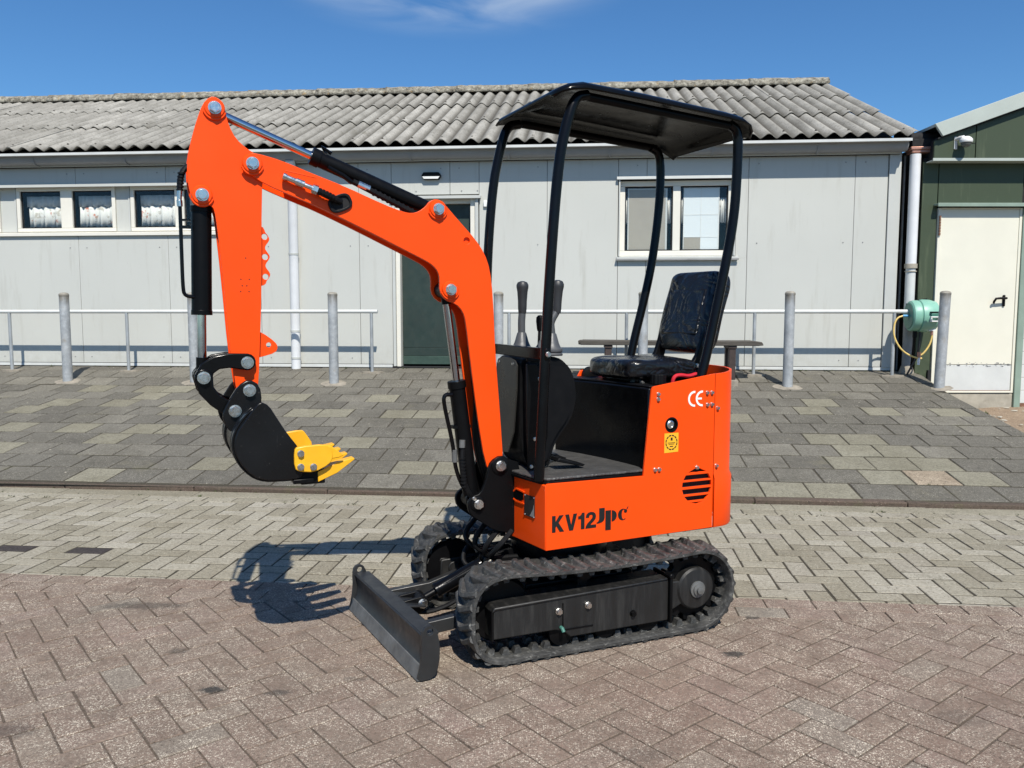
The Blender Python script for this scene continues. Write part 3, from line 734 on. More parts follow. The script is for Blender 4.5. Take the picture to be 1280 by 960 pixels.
# left window band, set back
m = MB(); m.bx(UL, BAND_U1, .098, .12, BAND[0] - .04, BAND[1] + .02); 
rev = MB(); rev.bx(UL, BAND_U1, -.028, .10, BAND[1] - .012, BAND[1] + .004); rev.bx(UL, BAND_U1, -.034, -.024, BAND[1] - .03, BAND[1] + .004)
rev.build('drip_flashing', M['trim_grey'], gb, bevel=.002)
m = MB(); m.prism([(-.034, 2.245), (-.034, 2.262), (.1, 2.285), (.1, 2.245)], UL, BAND_U1, 'x'); m.bx(UL, BAND_U1, -.036, -.022, 2.226, 2.262); m.build('sill', M['frame_white'], gb)
m = MB(); m.bx(BAND_U1 - .0, BAND_U1 + .012, -.004, .10, 2.262, 2.855); m.build('band_end_trim', M['trim_grey'], gb)

def rect_frame(mb, u0, u1, z0, z1, t, v0, v1):
    mb.bx(u0, u1, v0, v1, z0, z0 + t); mb.bx(u0, u1, v0, v1, z1 - t, z1); mb.bx(u0, u0 + t, v0, v1, z0 + t, z1 - t); mb.bx(u1 - t, u1, v0, v1, z0 + t, z1 - t)
def curtain_mesh(u0, u1, z0, z1, v, seed, sheer=False):
    r2 = random.Random(seed); n = 40; ph = r2.uniform(0, 6); w_ = u1 - u0; vs = []
    for i in range(n + 1):
        t = i / n; du = .013 * math.sin(t * 19 + ph) + .007 * math.sin(t * 41 + ph * 2)
        for j, z in enumerate((z1, (z0 + z1) / 2, z0 + .006 * math.sin(t * 37))): vs.append((u0 + w_ * t, v + du * (.5 + .35 * j), z))
    f = [(i * 3 + j, (i + 1) * 3 + j, (i + 1) * 3 + j + 1, i * 3 + j + 1) for i in range(n) for j in range(2)]
    b = MB(); b.add(vs, f); return b
def window_left(u0, u1, mid):
    """double casement in the set-back band"""
    fr = MB(); rect_frame(fr, u0, u1, 2.285, 2.835, .045, .062, .12); fr.bx(mid[0], mid[1], .060, .12, 2.33, 2.79)
    f = fr.build('window', M['frame_white'], gb, bevel=.004)
    for k, (a, b) in enumerate(((u0 + .045, mid[0]), (mid[1], u1 - .045))):
        s_ = MB(); rect_frame(s_, a, b, 2.33, 2.79, .012, .088, .11); s_.build('gasket', M['void'], f)
        p = MB(); p.bx(a, b, .094, .098, 2.33, 2.79); p.build('pane', M['glass'], f)
        cm = curtain_mesh(a + .055, b - .01, 2.355, 2.60, .150, k + int(u0 * 10)); o = cm.build('curtain', M['curtain'], f, 60)
        so = o.modifiers.new('s', 'SOLIDIFY'); so.thickness = .003
        cm = curtain_mesh(a + .035, b - .005, 2.602, 2.735, .152, k + 7 + int(u0 * 10)); o = cm.build('curtain_top', M['sheer'], f, 60)
        so = o.modifiers.new('s', 'SOLIDIFY'); so.thickness = .003
    return f
cavs = []
WL = [(-7.12, -5.82, (-6.535, -6.385)), (-5.62, -4.36, (-5.045, -4.93)), (-8.65, -7.35, (-8.06, -7.91)), (-10.1, -8.82, (-9.52, -9.40))]
for a, b, mid in WL: window_left(a, b, mid)
# pieces of wall between those windows
us = [UL] + sorted(x for a, b, _ in WL for x in (a, b)) + [BAND_U1]
for a, b in zip(us[::2], us[1::2]):
    mm = MB(); mm.bx(a + .003, b - .003, .082, .12, 2.286, 2.84); mm.build('panel', M['wall'], gb, bevel=.003)
    mm = MB(); mm.bx(b - .03, b - .012, .070, .083, 2.286, 2.84); mm.build('jamb_trim', M['trim_grey'], gb)
# right window
u0, u1, z0, z1 = WIN_R
fr = MB(); rect_frame(fr, u0 + .02, u1 - .02, z0 + .025, z1 - .03, .062, .055, .12); fr.bx(1.045, 1.132, .052, .12, z0 + .087, z1 - .092)
wf = fr.build('window', M['frame_white'], gb, bevel=.005)
for a in (u0 + .006, u1 - .022): m = MB(); m.bx(a, a + .016, -.028, .09, z0 + .02, z1 - .012); m.build('jamb', M['trim_grey'], wf)
m = MB(); m.bx(u0 - .02, u1 + .02, -.045, .09, z1 - .012, z1 + .006); m.bx(u0 - .02, u1 + .02, -.048, -.038, z1 - .025, z1 + .008); m.build('head_flashing', M['white_paint'], wf, bevel=.002)
m = MB(); m.prism([(-.05, z0 - .012), (-.05, z0 + .008), (.09, z0 + .03), (.09, z0 - .012)], u0 - .015, u1 + .03, 'x'); m.build('sill', M['trim_grey'], wf)
m = MB(); m.bx(u0 - .02, u1 + .035, -.052, -.03, z0 - .03, z0 - .013); m.build('sill_drip', M['pipe_grey'], wf)
for (a, b) in ((u0 + .082, 1.045), (1.132, u1 - .082)):
    m = MB(); m.bx(a, b, .088, .092, z0 + .087, z1 - .092); m.build('pane', M['glass'], wf)
    m = MB(); rect_frame(m, a, b, z0 + .087, z1 - .092, .014, .08, .11); m.build('gasket', M['void'], wf)
m = MB(); m.bx(.535, .965, .105, .115, 2.02, 2.735); m.build('blind_board', M['board_beige'], wf)
m = MB(); m.bx(.965, .985, .104, .118, 2.02, 2.735); m.bx(.522, .535, .104, .118, 2.02, 2.735); m.bx(.535, .965, .1035, .118, 2.72, 2.735); m.build('blind_frame', M['white_paint'], wf)
m = MB(); m.bx(1.182, 1.375, .107, .115, 2.165, 2.742); m.bx(1.379, 1.578, .107, .115, 2.02, 2.742); m.build('grid_film', M['film'], wf)
m = MB(); m.bx(1.375, 1.381, .1045, .1065, 2.02, 2.742)
for z in (2.16, 2.42): m.bx(1.182, 1.578, .1045, .1065, z, z + .008)
m.bx(1.174, 1.182, .1045, .117, 2.02, 2.742); m.bx(1.578, 1.59, .1045, .117, 2.02, 2.742); m.build('film_bars', M['white_plastic'], wf)
m = MB(); m.bx(1.184, 1.374, .107, .115, 2.02, 2.158); m.build('cardboard', M['board_beige'], wf)
for k, (a, b) in enumerate(((.49, .523), (.988, 1.04), (1.134, 1.172), (1.592, 1.68))):
    cm = curtain_mesh(a, b, 2.33, 2.62, .135, 40 + k); o = cm.build('curtain', M['curtain'], wf, 60); so = o.modifiers.new('s', 'SOLIDIFY'); so.thickness = .003
# door
dm = MB(); dm.bx(DOOR[0] + .045, DOOR[1] - .05, .118, .155, .845, 2.575); dr = dm.build('door', M['door_green'], gb, bevel=.003)
m = MB(); m.bx(DOOR[0] + .045, DOOR[1] - .05, .112, .155, .638, .742); m.build('kick_board', M['door_green2'], dr, bevel=.003)
m = MB(); m.bx(DOOR[0] + .045, DOOR[1] - .05, .116, .155, .744, .843); m.build('lower_panel', M['door_green'], dr, bevel=.003)
m = MB(); m.bx(DOOR[0] - .008, DOOR[0] + .043, .012, .16, .615, 2.64); m.bx(DOOR[1] - .048, DOOR[1] + .01, .012, .16, .615, 2.64); m.bx(DOOR[0] + .043, DOOR[1] - .048, .06, .16, 2.578, 2.64); m.build('door_frame', M['frame_white'], dr, bevel=.003)
m = MB(); m.bx(DOOR[1] + .012, DOOR[1] + .05, -.018, .05, .62, 2.63); m.bx(DOOR[0] - .045, DOOR[0] - .01, -.018, .05, .62, 2.63); m.build('door_trim', M['trim_grey'], dr, bevel=.003)
m = MB(); m.bx(DOOR[0] - .06, DOOR[1] + .085, -.05, .05, 2.645, 2.658); m.bx(DOOR[0] - .06, DOOR[1] + .085, -.055, -.045, 2.625, 2.66); m.build('door_head_flashing', M['trim_grey'], dr, bevel=.002)
m = MB(); m.bx(DOOR[0] - .05, DOOR[1] + .05, -.02, .16, .590, .614); m.build('threshold', M['void'], dr)
m = MB(); m.bx(-1.186, -1.143, -.03, 0, 2.525, 2.60); m.build('doorbell', M['white_plastic'], gb, bevel=.006)
# small bulkhead lamp above the door
wl = MB(); wl.prism([(-1.925, 2.895), (-1.90, 2.935), (-1.715, 2.935), (-1.69, 2.895), (-1.715, 2.852), (-1.90, 2.852)], -.05, 0.0, 'y')
lamp = empty('wall_lamp', W(-1.81, -.002, 2.85), YW, 'small black bulkhead lamp on the grey wall above the green door', 'lamp')
for q in wl.v[:]: pass
wl.v = [(x + 1.81, y, z - 2.85) for x, y, z in wl.v]; wl.build('housing', M['black_plastic'], lamp, bevel=.004)
m = MB(); m.prism([(-.085, .008), (-.105, .036), (.105, .036), (.085, .008)], -.054, -.0495, 'y'); m.build('lens', M['white_plastic'], lamp)
# gutter
m = MB(); gp = [(-.185, 3.170), (-.182, 3.13), (-.168, 3.098), (-.140, 3.080), (-.07, 3.078), (-.07, 3.17), (-.075, 3.17), (-.076, 3.085), (-.138, 3.087), (-.162, 3.102), (-.175, 3.132), (-.178, 3.170)]
m.prism(gp, UL, 3.60, 'x'); m.build('gutter', M['gutter'], gb)
m = MB(); m.prism([(-.272, 3.163), (-.272, 3.190), (-.262, 3.194), (-.17, 3.176), (-.17, 3.170), (-.255, 3.170), (-.262, 3.163)], UL, 3.603, 'x'); m.build('gutter_lip', M['white_paint'], gb)
gbk = MB()
for u in [-10.2 + 1.166 * k for k in range(12)]: gbk.prism([(-.189, 3.165), (-.186, 3.128), (-.171, 3.094), (-.142, 3.075), (-.07, 3.073), (-.07, 3.066), (-.145, 3.068), (-.175, 3.089), (-.190, 3.126)], u - .012, u + .012, 'x')
gbk.build('gutter_bracket', M['gutter'], gb, kind='stuff')
m = MB(); m.bx(UL, UR - .03, -.068, .04, 3.06, 3.185); m.build('eaves_board', M['wall'], gb, bevel=.003)
# roof: corrugated sheets
RA = math.atan2(4.745 - 3.236, 3.40 + .235); RLEN = math.hypot(4.745 - 3.236, 3.635)
PW = .177; NW = 6; SEG = 12
def corr(name, length, th=.007):
    n = NW * SEG; vs = []
    xs = [-.02 + (NW * PW + .04) * i / n for i in range(n + 1)]
    for x in xs:
        c = .0275 * (.45 * math.cos(2 * PI * x / PW) + .55 * (2 * abs(math.cos(PI * x / PW)) ** 1.1 - 1))
        vs += [(x, 0, c), (x, length, c), (x, 0, c - th), (x, length, c - th)]
    f = []
    for i in range(n):
        a, b = 4 * i, 4 * i + 4
        f += [(a, b, b + 1, a + 1), (a + 2, a + 3, b + 3, b + 2), (a, a + 2, b + 2, b), (a + 1, b + 1, b + 3, a + 3)]
    f += [(0, 1, 3, 2), (4 * n, 4 * n + 2, 4 * n + 3, 4 * n + 1)]
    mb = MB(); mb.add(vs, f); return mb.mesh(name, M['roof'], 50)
rp_ = RLEN / 3
sheet_me = corr('roof_sheet', rp_ + .10)
rr = random.Random(9)
UEND = 3.655; NC = 14; u_first = UEND - NC * NW * PW - .0
TR = Matrix.Translation((0, -.235, 3.236)) @ Matrix.Rotation(RA, 4, 'X')
for r_ in range(3):
    for c_ in range(NC):
        p = TR @ Vector((u_first + c_ * NW * PW, r_ * rp_, .014 + rr.uniform(-.003, .005) + (c_ % 2) * .003))
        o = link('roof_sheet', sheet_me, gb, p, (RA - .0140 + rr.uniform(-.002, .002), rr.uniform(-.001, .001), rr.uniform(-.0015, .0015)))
bk = MB(); me = sheet_me; TB = Matrix.Translation((0, 7.035, 3.236)) @ Matrix.Rotation(PI, 4, 'Z') @ Matrix.Rotation(RA, 4, 'X')
for r_ in range(3):
    for c_ in range(NC): bk.add([x.co for x in me.vertices], [tuple(p.vertices) for p in me.polygons], TB @ T(-UEND + c_ * NW * PW, r_ * rp_, .012 + .004 * r_) @ Matrix.Rotation(-.0115, 4, 'X'))
bk.build('rear_roof', M['roof'], gb, 50, kind='stuff')
nails = MB()
for r_ in range(3):
    for c_ in range(NC * NW):
        if c_ % 2: continue
        for dy in (.10,):
            p = TR @ Vector((u_first + c_ * PW, r_ * rp_ + dy, .040)); nails.cyl(p, p + Vector((0, -.004, .012)), .014, .009, 8)
nails.build('roof_nails', M['nail'], gb, kind='stuff')
# ridge caps
for k in range(13):
    a = UEND + .02 - (k + 1) * 1.13; n = 12; mb = MB(); vs = []
    for i in range(17):
        x = a - .04 + 1.19 * i / 16; fat = .012 * (1 - i / 16) if True else 0
        for j in range(n + 1):
            t = PI * j / n; r_ = .128 + fat + rr.uniform(-.007, .007)
            vs.append((x, 3.40 - math.cos(t) * (r_ * 1.25), 4.715 + math.sin(t) * (r_ * .98)))
    f = [(i * (n + 1) + j, (i + 1) * (n + 1) + j, (i + 1) * (n + 1) + j + 1, i * (n + 1) + j + 1) for i in range(16) for j in range(n)]
    mb.add(vs, f); o = mb.build('ridge_cap', M['ridge'], gb, 60); so = o.modifiers.new('s', 'SOLIDIFY'); so.thickness = .014
# downpipes
m = MB(); m.tube([(-3.50, -.07, .58), (-3.50, -.07, 2.98), (-3.50, -.10, 3.05), (-3.50, -.13, 3.09)], .056, 16); dp = m.build('downpipe', M['pipe_white'], gb)
m = MB()
for z in (1.98, 1.05, .72): m.tube([(-3.50, -.07, z - .012), (-3.50, -.07, z + .012)], .061, 16)
m.build('pipe_clip', M['trim_grey'], dp)
m = MB(); m.tube([(3.70, -.12, 1.80), (3.70, -.12, 3.04)], .057, 18); dp = m.build('downpipe', M['pipe_white'], gb)
m = MB(); m.tube([(3.70, -.12, 1.775), (3.70, -.12, 1.825)], .068, 18); m.tube([(3.70, -.12, 1.735), (3.70, -.12, 1.745)], .064, 18); m.build('pipe_collar', M['concrete'], dp)
m = MB(); m.tube([(3.70, -.12, 1.30), (3.70, -.12, 1.78)], .053, 18); m.build('middle_pipe', M['white_paint'], dp)
m = MB(); m.tube([(3.70, -.12, .64), (3.70, -.12, 1.30)], .052, 18); m.build('lower_pipe', M['pipe_grey'], dp)
m = MB(); m.lathe((3.70, -.12, .555), (0, 0, 1), [(.085, 0), (.08, .05), (.062, .10), (.055, .115)], 18); m.build('pipe_foot', M['mortar'], dp)
m = MB(); m.bx(3.635, 3.93, -.16, .02, 3.085, 3.12); m.bx(3.65, 3.92, -.15, .02, 3.055, 3.085); m.build('hopper_lip', M['copper'], gb, bevel=.006)
m = MB(); m.bx(3.655, 3.95, -.13, .12, 3.12, 3.21); m.tube([(3.64, -.02, 3.22), (4.0, .0, 3.235)], .075, 12); m.bx(3.60, 3.72, .0, .3, 3.22, 3.36, T(0, 0, 0)); m.build('valley_gutter', M['void'], gb, bevel=.01)
m = MB(); m.bx(3.645, 3.662, .05, .08, .6, 3.06); m.build('gap_strip', M['pipe_grey'], gb)

# ================================================================== GREEN BUILDING
GY = 9.30; UYG = 9.15
grn = empty('green_building', (0, 0, 0), 0, 'olive green panelled building with pale bargeboard and cream steel door', 'building')
m = MB(); m.bx(4.62, 9.0, GY + .03, GY + 6, -.05, 3.0); m.prism([(4.66, 2.955), (9, 2.955), (9, 4.70), (4.66, 3.17)], UYG + .03, GY + 6, 'y'); m.build('inner_wall', M['void'], grn)
GP_ = [(4.60, 4.778, .12, 2.953), (4.778, 5.735, 2.49, 2.953)]
for a, b, c, d in GP_: m = MB(); m.bx(a + .004, b - .004, GY, GY + .03, c, d); m.build('panel', M['green_panel'], grn, bevel=.004)
m = MB(); m.bx(5.80, 9.0, GY, GY + .03, 2.49, 2.953); m.build('panel', M['green_panel'], grn, bevel=.004)
def rake(x): return 3.205 + (x - 4.712) * .3567
for a, b, zb in ((4.635, 5.092, None), (5.092, 6.2, None), (6.2, 9.0, None)):
    m = MB(); m.prism([(a + .004, 2.955), (b - .004, 2.955), (b - .004, rake(b) - .02), (a + .004, rake(a) - .02)], UYG, UYG + .03, 'y'); m.build('panel', M['green_panel'], grn, bevel=.004)
m = MB(); m.bx(5.02, 5.086, UYG - .003, UYG + .004, 3.125, 3.131); m.build('panel_seam', M['void'], grn)
m = MB(); m.bx(4.63, 9.0, UYG - .02, GY + .03, 2.938, 2.951); m.bx(4.62, 9.0, UYG - .024, UYG - .012, 2.935, 2.965); m.build('drip_flashing', M['barge'], grn)
m = MB(); m.prism([(4.69, rake(4.69) - .008), (9, rake(9) - .008), (9, rake(9) + .17), (4.60, rake(4.60) + .155)], UYG - .075, UYG - .04, 'y'); m.build('bargeboard', M['barge'], grn, bevel=.004)
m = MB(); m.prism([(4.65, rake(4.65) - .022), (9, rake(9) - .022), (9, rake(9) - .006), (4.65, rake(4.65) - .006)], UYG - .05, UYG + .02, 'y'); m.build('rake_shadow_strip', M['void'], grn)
m = MB(); m.prism([(4.62, rake(4.62) + .125), (9.1, rake(9.1) + .125), (9.1, rake(9.1) + .155), (4.62, rake(4.62) + .155)], UYG - .06, GY + 6, 'y'); m.build('roof', M['barge'], grn)
# door
dm = MB(); dm.bx(4.822, 5.70, GY - .012, GY + .04, .685, 2.432); gd = dm.build('door', M['cream_door'], grn, bevel=.004)
m = MB(); m.bx(4.822, 5.70, GY - .009, GY + .04, .388, .681); m.build('kick_plate', M['white_paint'], gd, bevel=.003)
fl = MB(); rr = random.Random(4)
for k in range(46):
    x = rr.uniform(4.85, 5.69); r_ = rr.uniform(.003, .011); z = .684 + rr.gauss(0, .011)
    fl.add([(x + r_ * rr.uniform(.8, 2.2) * math.cos(t), GY - .0145, z + r_ * .6 * math.sin(t)) for t in [j * PI / 3 for j in range(6)]], [tuple(range(6))])
fl.build('flaked_paint', M['pipe_grey'], gd, 0, kind='stuff')
m = MB(); m.bx(4.786, 4.822, GY - .022, GY + .04, .38, 2.445); m.bx(5.70, 5.728, GY - .022, GY + .04, .36, 2.445); m.bx(4.822, 5.70, GY - .02, GY + .04, 2.434, 2.447); m.bx(4.822, 5.70, GY - .03, GY + .04, .362, .384); m.build('door_frame', M['cream_door'], gd, bevel=.003)
m = MB(); m.bx(4.822, 5.70, GY - .026, GY + .02, .384, .388); m.build('door_gap', M['rust'], gd)
m = MB()
for k in range(7): m.tube([(4.800, GY - .032, 2.14 + k * .032), (4.800, GY - .032, 2.166 + k * .032)], .012, 8)
m.build('hinge', M['rust'], gd)
m = MB(); m.bx(5.555, 5.585, GY - .03, GY - .012, 1.345, 1.475); hd = m.build('handle', M['black_plastic'], gd, bevel=.01)
m = MB(); m.tube([(5.57, GY - .03, 1.435), (5.57, GY - .07, 1.437), (5.50, GY - .075, 1.437), (5.452, GY - .072, 1.432), (5.440, GY - .055, 1.40), (5.446, GY - .04, 1.385)], .013, 8); m.build('grip', M['black_plastic'], hd)
m = MB(); m.bx(4.735, 9.0, GY - .10, GY + .02, 2.466, 2.487); m.bx(4.735, 9.0, GY - .105, GY - .092, 2.45, 2.49); m.build('door_hood', M['post_green'], grn, bevel=.003)
m = MB(); m.bx(5.732, 5.806, GY - .04, GY + .05, .14, 2.448); m.build('corner_post', M['post_green'], grn, bevel=.005)
m = MB(); m.bx(4.62, 5.73, GY - .015, GY + .03, .05, .356); m.build('plinth', M['concrete'], grn, bevel=.012)
for k in range(15):
    m = MB(); m.bx(5.812, 8.6, GY - .005, GY + .03, .24 + k * .148, .24 + k * .148 + .1455); m.build('garage_slat', M['white_paint'], grn, bevel=.004)
m = MB(); m.bx(5.81, 8.6, GY - .01, GY + .03, .13, .2385); m.build('garage_threshold', M['rust'], grn, bevel=.005)
m = MB(); m.bx(4.742, 4.776, GY - .03, GY, .30, .62); m.build('jamb_foot', M['void'], grn)
# dome lamp on the gable
dl = empty('dome_lamp', (4.885, UYG, 3.12), 0, 'white dome lamp on a short arm on the green gable', 'lamp')
m = MB(); m.bx(-.035, .0, -.012, 0, -.06, .075); m.build('wall_plate', M['white_plastic'], dl, bevel=.004)
m = MB(); m.tube([(-.015, -.01, .045), (.0, -.05, .052), (.02, -.09, .045)], [.018, .022, .03], 12); m.build('arm', M['white_plastic'], dl)
m = MB(); m.lathe((.045, -.10, -.005), (0, 0, 1), [(.062, 0), (.067, .014), (.064, .034), (.046, .054), (.028, .064), (.008, .068)], 20); m.build('shade', M['white_plastic'], dl)
m = MB(); m.lathe((.045, -.10, -.005), (0, 0, -1), [(.055, 0), (.052, .018), (.038, .04), (.016, .05), (.002, .052)], 20); m.build('dome', M['dark_dome'], dl)

# ================================================================== STREET FURNITURE
def mk_bollard():
    t = NT('stained_galvanised_post'); ob = t.n('ShaderNodeObjectInfo').outputs['Random']; va = t.n('ShaderNodeVectorMath', operation='ADD'); co0 = t.obj_co(); t.l(co0, va.inputs[0]); t.l(t.math('MULTIPLY', ob, 30.), va.inputs[1]); co = va.outputs[0]
    c = t.ramp(t.noise(co, 7, 6, .65), [(.3, (.27, .285, .295)), (.7, (.44, .455, .46))])
    c = t.mix(t.math('MULTIPLY', t.rng(t.noise(co, 26, 4, .6), .5, .72), .5), c, (.55, .57, .58))
    sx = t.n('ShaderNodeSeparateXYZ'); t.l(co0, sx.inputs[0]); st = t.noise(co, 16, 6, .65, 0, (1, 1, .18))
    top = t.rng(t.math('ADD', sx.outputs[2], t.math('MULTIPLY', st, .30)), 1.02, 1.16)
    c = t.mix(t.math('MULTIPLY', top, .85), c, (.17, .145, .105))
    c = t.mix(t.math('MULTIPLY', t.rng(t.noise(co, 6, 7, .7), .58, .70), .6), c, (.25, .215, .165))
    t.col(c); t.rough(t.rng(t.noise(co, 12, 4), .3, .7, .42, .7)); t.p.inputs['Metallic'].default_value = .25; t.bump(t.noise(co, 90, 3), .15, .003); return t.m
M['bollard'] = mk_bollard()
BL = [(-5.965, 'leftmost bollard, galvanised post in front of the lace curtained windows'), (-4.43, 'galvanised bollard partly hidden behind the black bucket cylinder'),
      (-2.795, 'galvanised bollard between the orange arm and the green door'), (-.925, 'galvanised bollard just right of the orange boom, behind the grey lever'),
      (.655, 'galvanised bollard behind the excavator seat, by the right window'), (2.205, 'galvanised bollard standing right of the wooden bench'), (3.775, 'leaning galvanised bollard in front of the cream steel door')]
bp = MB(); r_ = .053
bp.lathe((0, 0, -.12), (0, 0, 1), [(r_, 0), (r_, 1.105), (r_ + .002, 1.107), (r_ + .002, 1.125), (r_ - .006, 1.138), (.03, 1.146), (.004, 1.148)], 24)
bme = bp.mesh('post', M['bollard'], 30)
cp = MB(); cp.lathe((0, 0, -.12), (0, 0, 1), [(r_ + .001, 1.122), (r_ + .0025, 1.126), (r_ - .005, 1.140), (.03, 1.148), (.004, 1.150)], 24)
M['cap'] = simple('dirty_cap', (.27, .25, .21), .75, .1, .35, 14, .2, 80)
cme = cp.mesh('cap', M['cap'], 30)
cl = MB(); rr = random.Random(3)
cl.add([(a * .15 * math.cos(t) * rr.uniform(.8, 1.2), b * .12 * math.sin(t) * rr.uniform(.8, 1.2), 0) for t in [k * PI / 8 for k in range(16)] for a, b in ((1, 1),)] + [(.056 * math.cos(k * PI / 8), .056 * math.sin(k * PI / 8), .012) for k in range(16)],
       [(k, (k + 1) % 16, 16 + (k + 1) % 16, 16 + k) for k in range(16)])
clme = cl.mesh('mortar_collar', M['mortar'], 60)
for k, (u, lab) in enumerate(BL):
    v = -.82; z = ZP(v)
    b = empty('bollard', W(u, v, z), YW + k * 1.7, lab, 'bollard', 'bollards along the pavement')
    link('post', bme, b, (0, 0, 0)); link('cap', cme, b, (0, 0, 0))
    col_ = link('mortar_collar', clme, b, (0, 0, .002)); sl = math.atan2(ZP(v + .1) - ZP(v - .1), .2)
    col_.rotation_euler = (Matrix.Rotation(-(YW + k * 1.7), 4, 'Z') @ Matrix.Rotation(YW, 4, 'Z') @ Matrix.Rotation(sl, 4, 'X')).to_euler()
    if k == 6: b.rotation_euler = (Matrix.Rotation(R(1.3), 4, 'Y') @ Matrix.Rotation(YW + 3, 4, 'Z')).to_euler()
def railing(u0, u1, posts, lab):
    rl = empty('railing', W((u0 + u1) / 2, -.36, .57), YW, lab, 'railing', 'low tube railings along the grey wall'); um = (u0 + u1) / 2
    m = MB(); m.tube([(u0 - um, 0, 1.285 - .57), (u1 - um, 0, 1.288 - .57)], .0225, 14); m.build('rail', M['white_paint'], rl)
    for u in posts:
        m = MB(); m.tube([(u - um, 0, -.06), (u - um, 0, .70)], .0195, 12); m.build('post', M['galv'], rl)
        m = MB(); m.prism(chaikin([(u - um - .13, -.06), (u - um + .10, -.07), (u - um + .15, .04), (u - um - .08, .06)]), -.02, .008, 'z'); m.build('mortar_foot', M['mortar'], rl)
railing(-8.6, -2.40, [-8.49, -6.985, -5.485, -3.97, -2.475], 'white tube railing left of the green door, in front of the curtained windows')
railing(-.92, 3.66, [-.85, .50, 1.935, 3.455], 'white tube railing right of the green door, behind the excavator and bench')
# bench
bn = empty('bench', W(.965, -.62, ZP(-.62)), YW, 'weathered grey wooden bench on dark legs against the wall', 'bench')
for k, (y0, y1) in enumerate(((-.175, -.062), (-.056, .056), (.062, .175))):
    m = MB(); z = .405; dx = (.02, .0, .03)[k]
    m.prism([(-1.01 + dx, z), (.93, z - .005), (1.005 - dx, z + .002), (.99 - dx, z + .034), (.90, z + .046), (-.2, z + .044), (-.99 + dx, z + .050), (-1.015 + dx, z + .04)], y0, y1, 'y'); m.build('seat_plank', M['wood_grey'], bn, bevel=.006)
for x in (-.68, .66):
    for y in (-.11, .11):
        m = MB(); m.bx(x - .036, x + .036, y - .04, y + .04, -.05, .372); m.build('leg', M['brown_steel'], bn, bevel=.006)
    m = MB(); m.bx(x - .045, x + .045, -.16, .16, .370, .402); m.build('bearer', M['brown_steel'], bn, bevel=.004)
    m = MB(); m.bx(x - .06, x + .06, -.19, -.09, -.07, .03); m.build('foot_block', M['mortar'], bn, bevel=.012)
# hose reel
hr = empty('hose_reel', W(3.745, -.36, 1.24), YW, 'mint green hose reel with yellow hose beside the white downpipe', 'hose reel')
m = MB(); m.lathe((-.13, 0, 0), (1, 0, 0), [(.03, -.008), (.145, -.006), (.165, .006), (.172, .03), (.172, .075), (.164, .082), (.164, .086), (.178, .094), (.182, .13), (.178, .20), (.160, .262), (.12, .29), (.03, .298)], 28); m.build('housing', M['reel_green'], hr, 28)
m = MB(); m.lathe((-.13, 0, 0), (-1, 0, 0), [(.148, .004), (.14, .012), (.05, .016), (.045, .022), (.01, .022)], 28); m.build('side_disc', M['reel_dark'], hr)
m = MB(); m.prism([(.025, -.02), (.025, .03), (.105, .035), (.105, -.015)], -.205, -.165, 'y'); m.build('handle_recess', M['reel_dark'], hr, bevel=.006)
m = MB(); rect_frame(m, .020, .115, -.065, -.005, .014, -.208, -.17); m.build('latch_frame', M['white_plastic'], hr, bevel=.004)
m = MB(); m.bx(.015, .12, -.21, -.17, .036, .048); m.build('grip_bar', M['black_plastic'], hr, bevel=.004)
m = MB(); m.bx(-.09, .12, .12, .22, -.06, .14); m.tube([(-.06, .0, .17), (.06, .02, .185)], .01, 8); m.build('bracket', M['black_plastic'], hr, bevel=.006)
m = MB(); m.tube([(-.150, -.03, .0), (-.21, -.03, .0)], .013, 10); m.build('connector', M['blue_plastic'], hr)
pts = []
for t in range(21):
    a = t / 20; pts.append((-.21 - .085 * math.sin(a * PI * .75) + .255 * a ** 1.9, -.03 - .02 * a, -.43 * (1 - (1 - a) ** 1.35)))
m = MB(); m.tube(chaikin([(-.205, -.03, .0)] + [(-.27, -.03, -.02), (-.305, -.035, -.11), (-.30, -.04, -.24), (-.22, -.05, -.38), (-.10, -.06, -.455), (-.0, -.06, -.47)], 2, False), .0095, 8); m.build('hose', M['hose_yellow'], hr)
m = MB(); m.tube(chaikin([(.09, -.07, -.17), (.095, -.07, -.24), (.07, -.07, -.33), (.01, -.065, -.42), (-.03, -.06, -.44)], 2, False), .0095, 8); m.build('hose_end', M['hose_yellow'], hr)
m = MB(); m.tube([(-.03, -.06, -.40), (-.03, -.06, -.46)], .018, 10); m.tube([(.09, -.07, -.15), (.09, -.07, -.21)], .014, 10); m.build('brass_fitting', M['copper'], hr)
m = MB(); m.tube([(-.03, -.06, -.46), (-.035, -.06, -.54)], .014, 10); m.build('nozzle', M['white_plastic'], hr)
m = MB(); m.bx(.05, .12, -.09, -.04, -.165, -.14); m.build('hose_outlet', M['white_plastic'], hr)
m = MB(); m.tube(chaikin([(-.02, -.03, -.15), (-.02, -.03, -.3), (-.04, -.03, -.46), (-.10, -.02, -.58), (-.13, .0, -.66)], 2, False), .011, 8); m.build('cable', M['cable'], hr)
m = MB(); m.tube([(-.07, -.02, -.17), (-.07, -.02, -.24)], .024, 10); m.tube([(-.07, -.02, -.22), (-.07, .05, -.60)], .012, 8); m.build('valve', M['black_plastic'], hr)
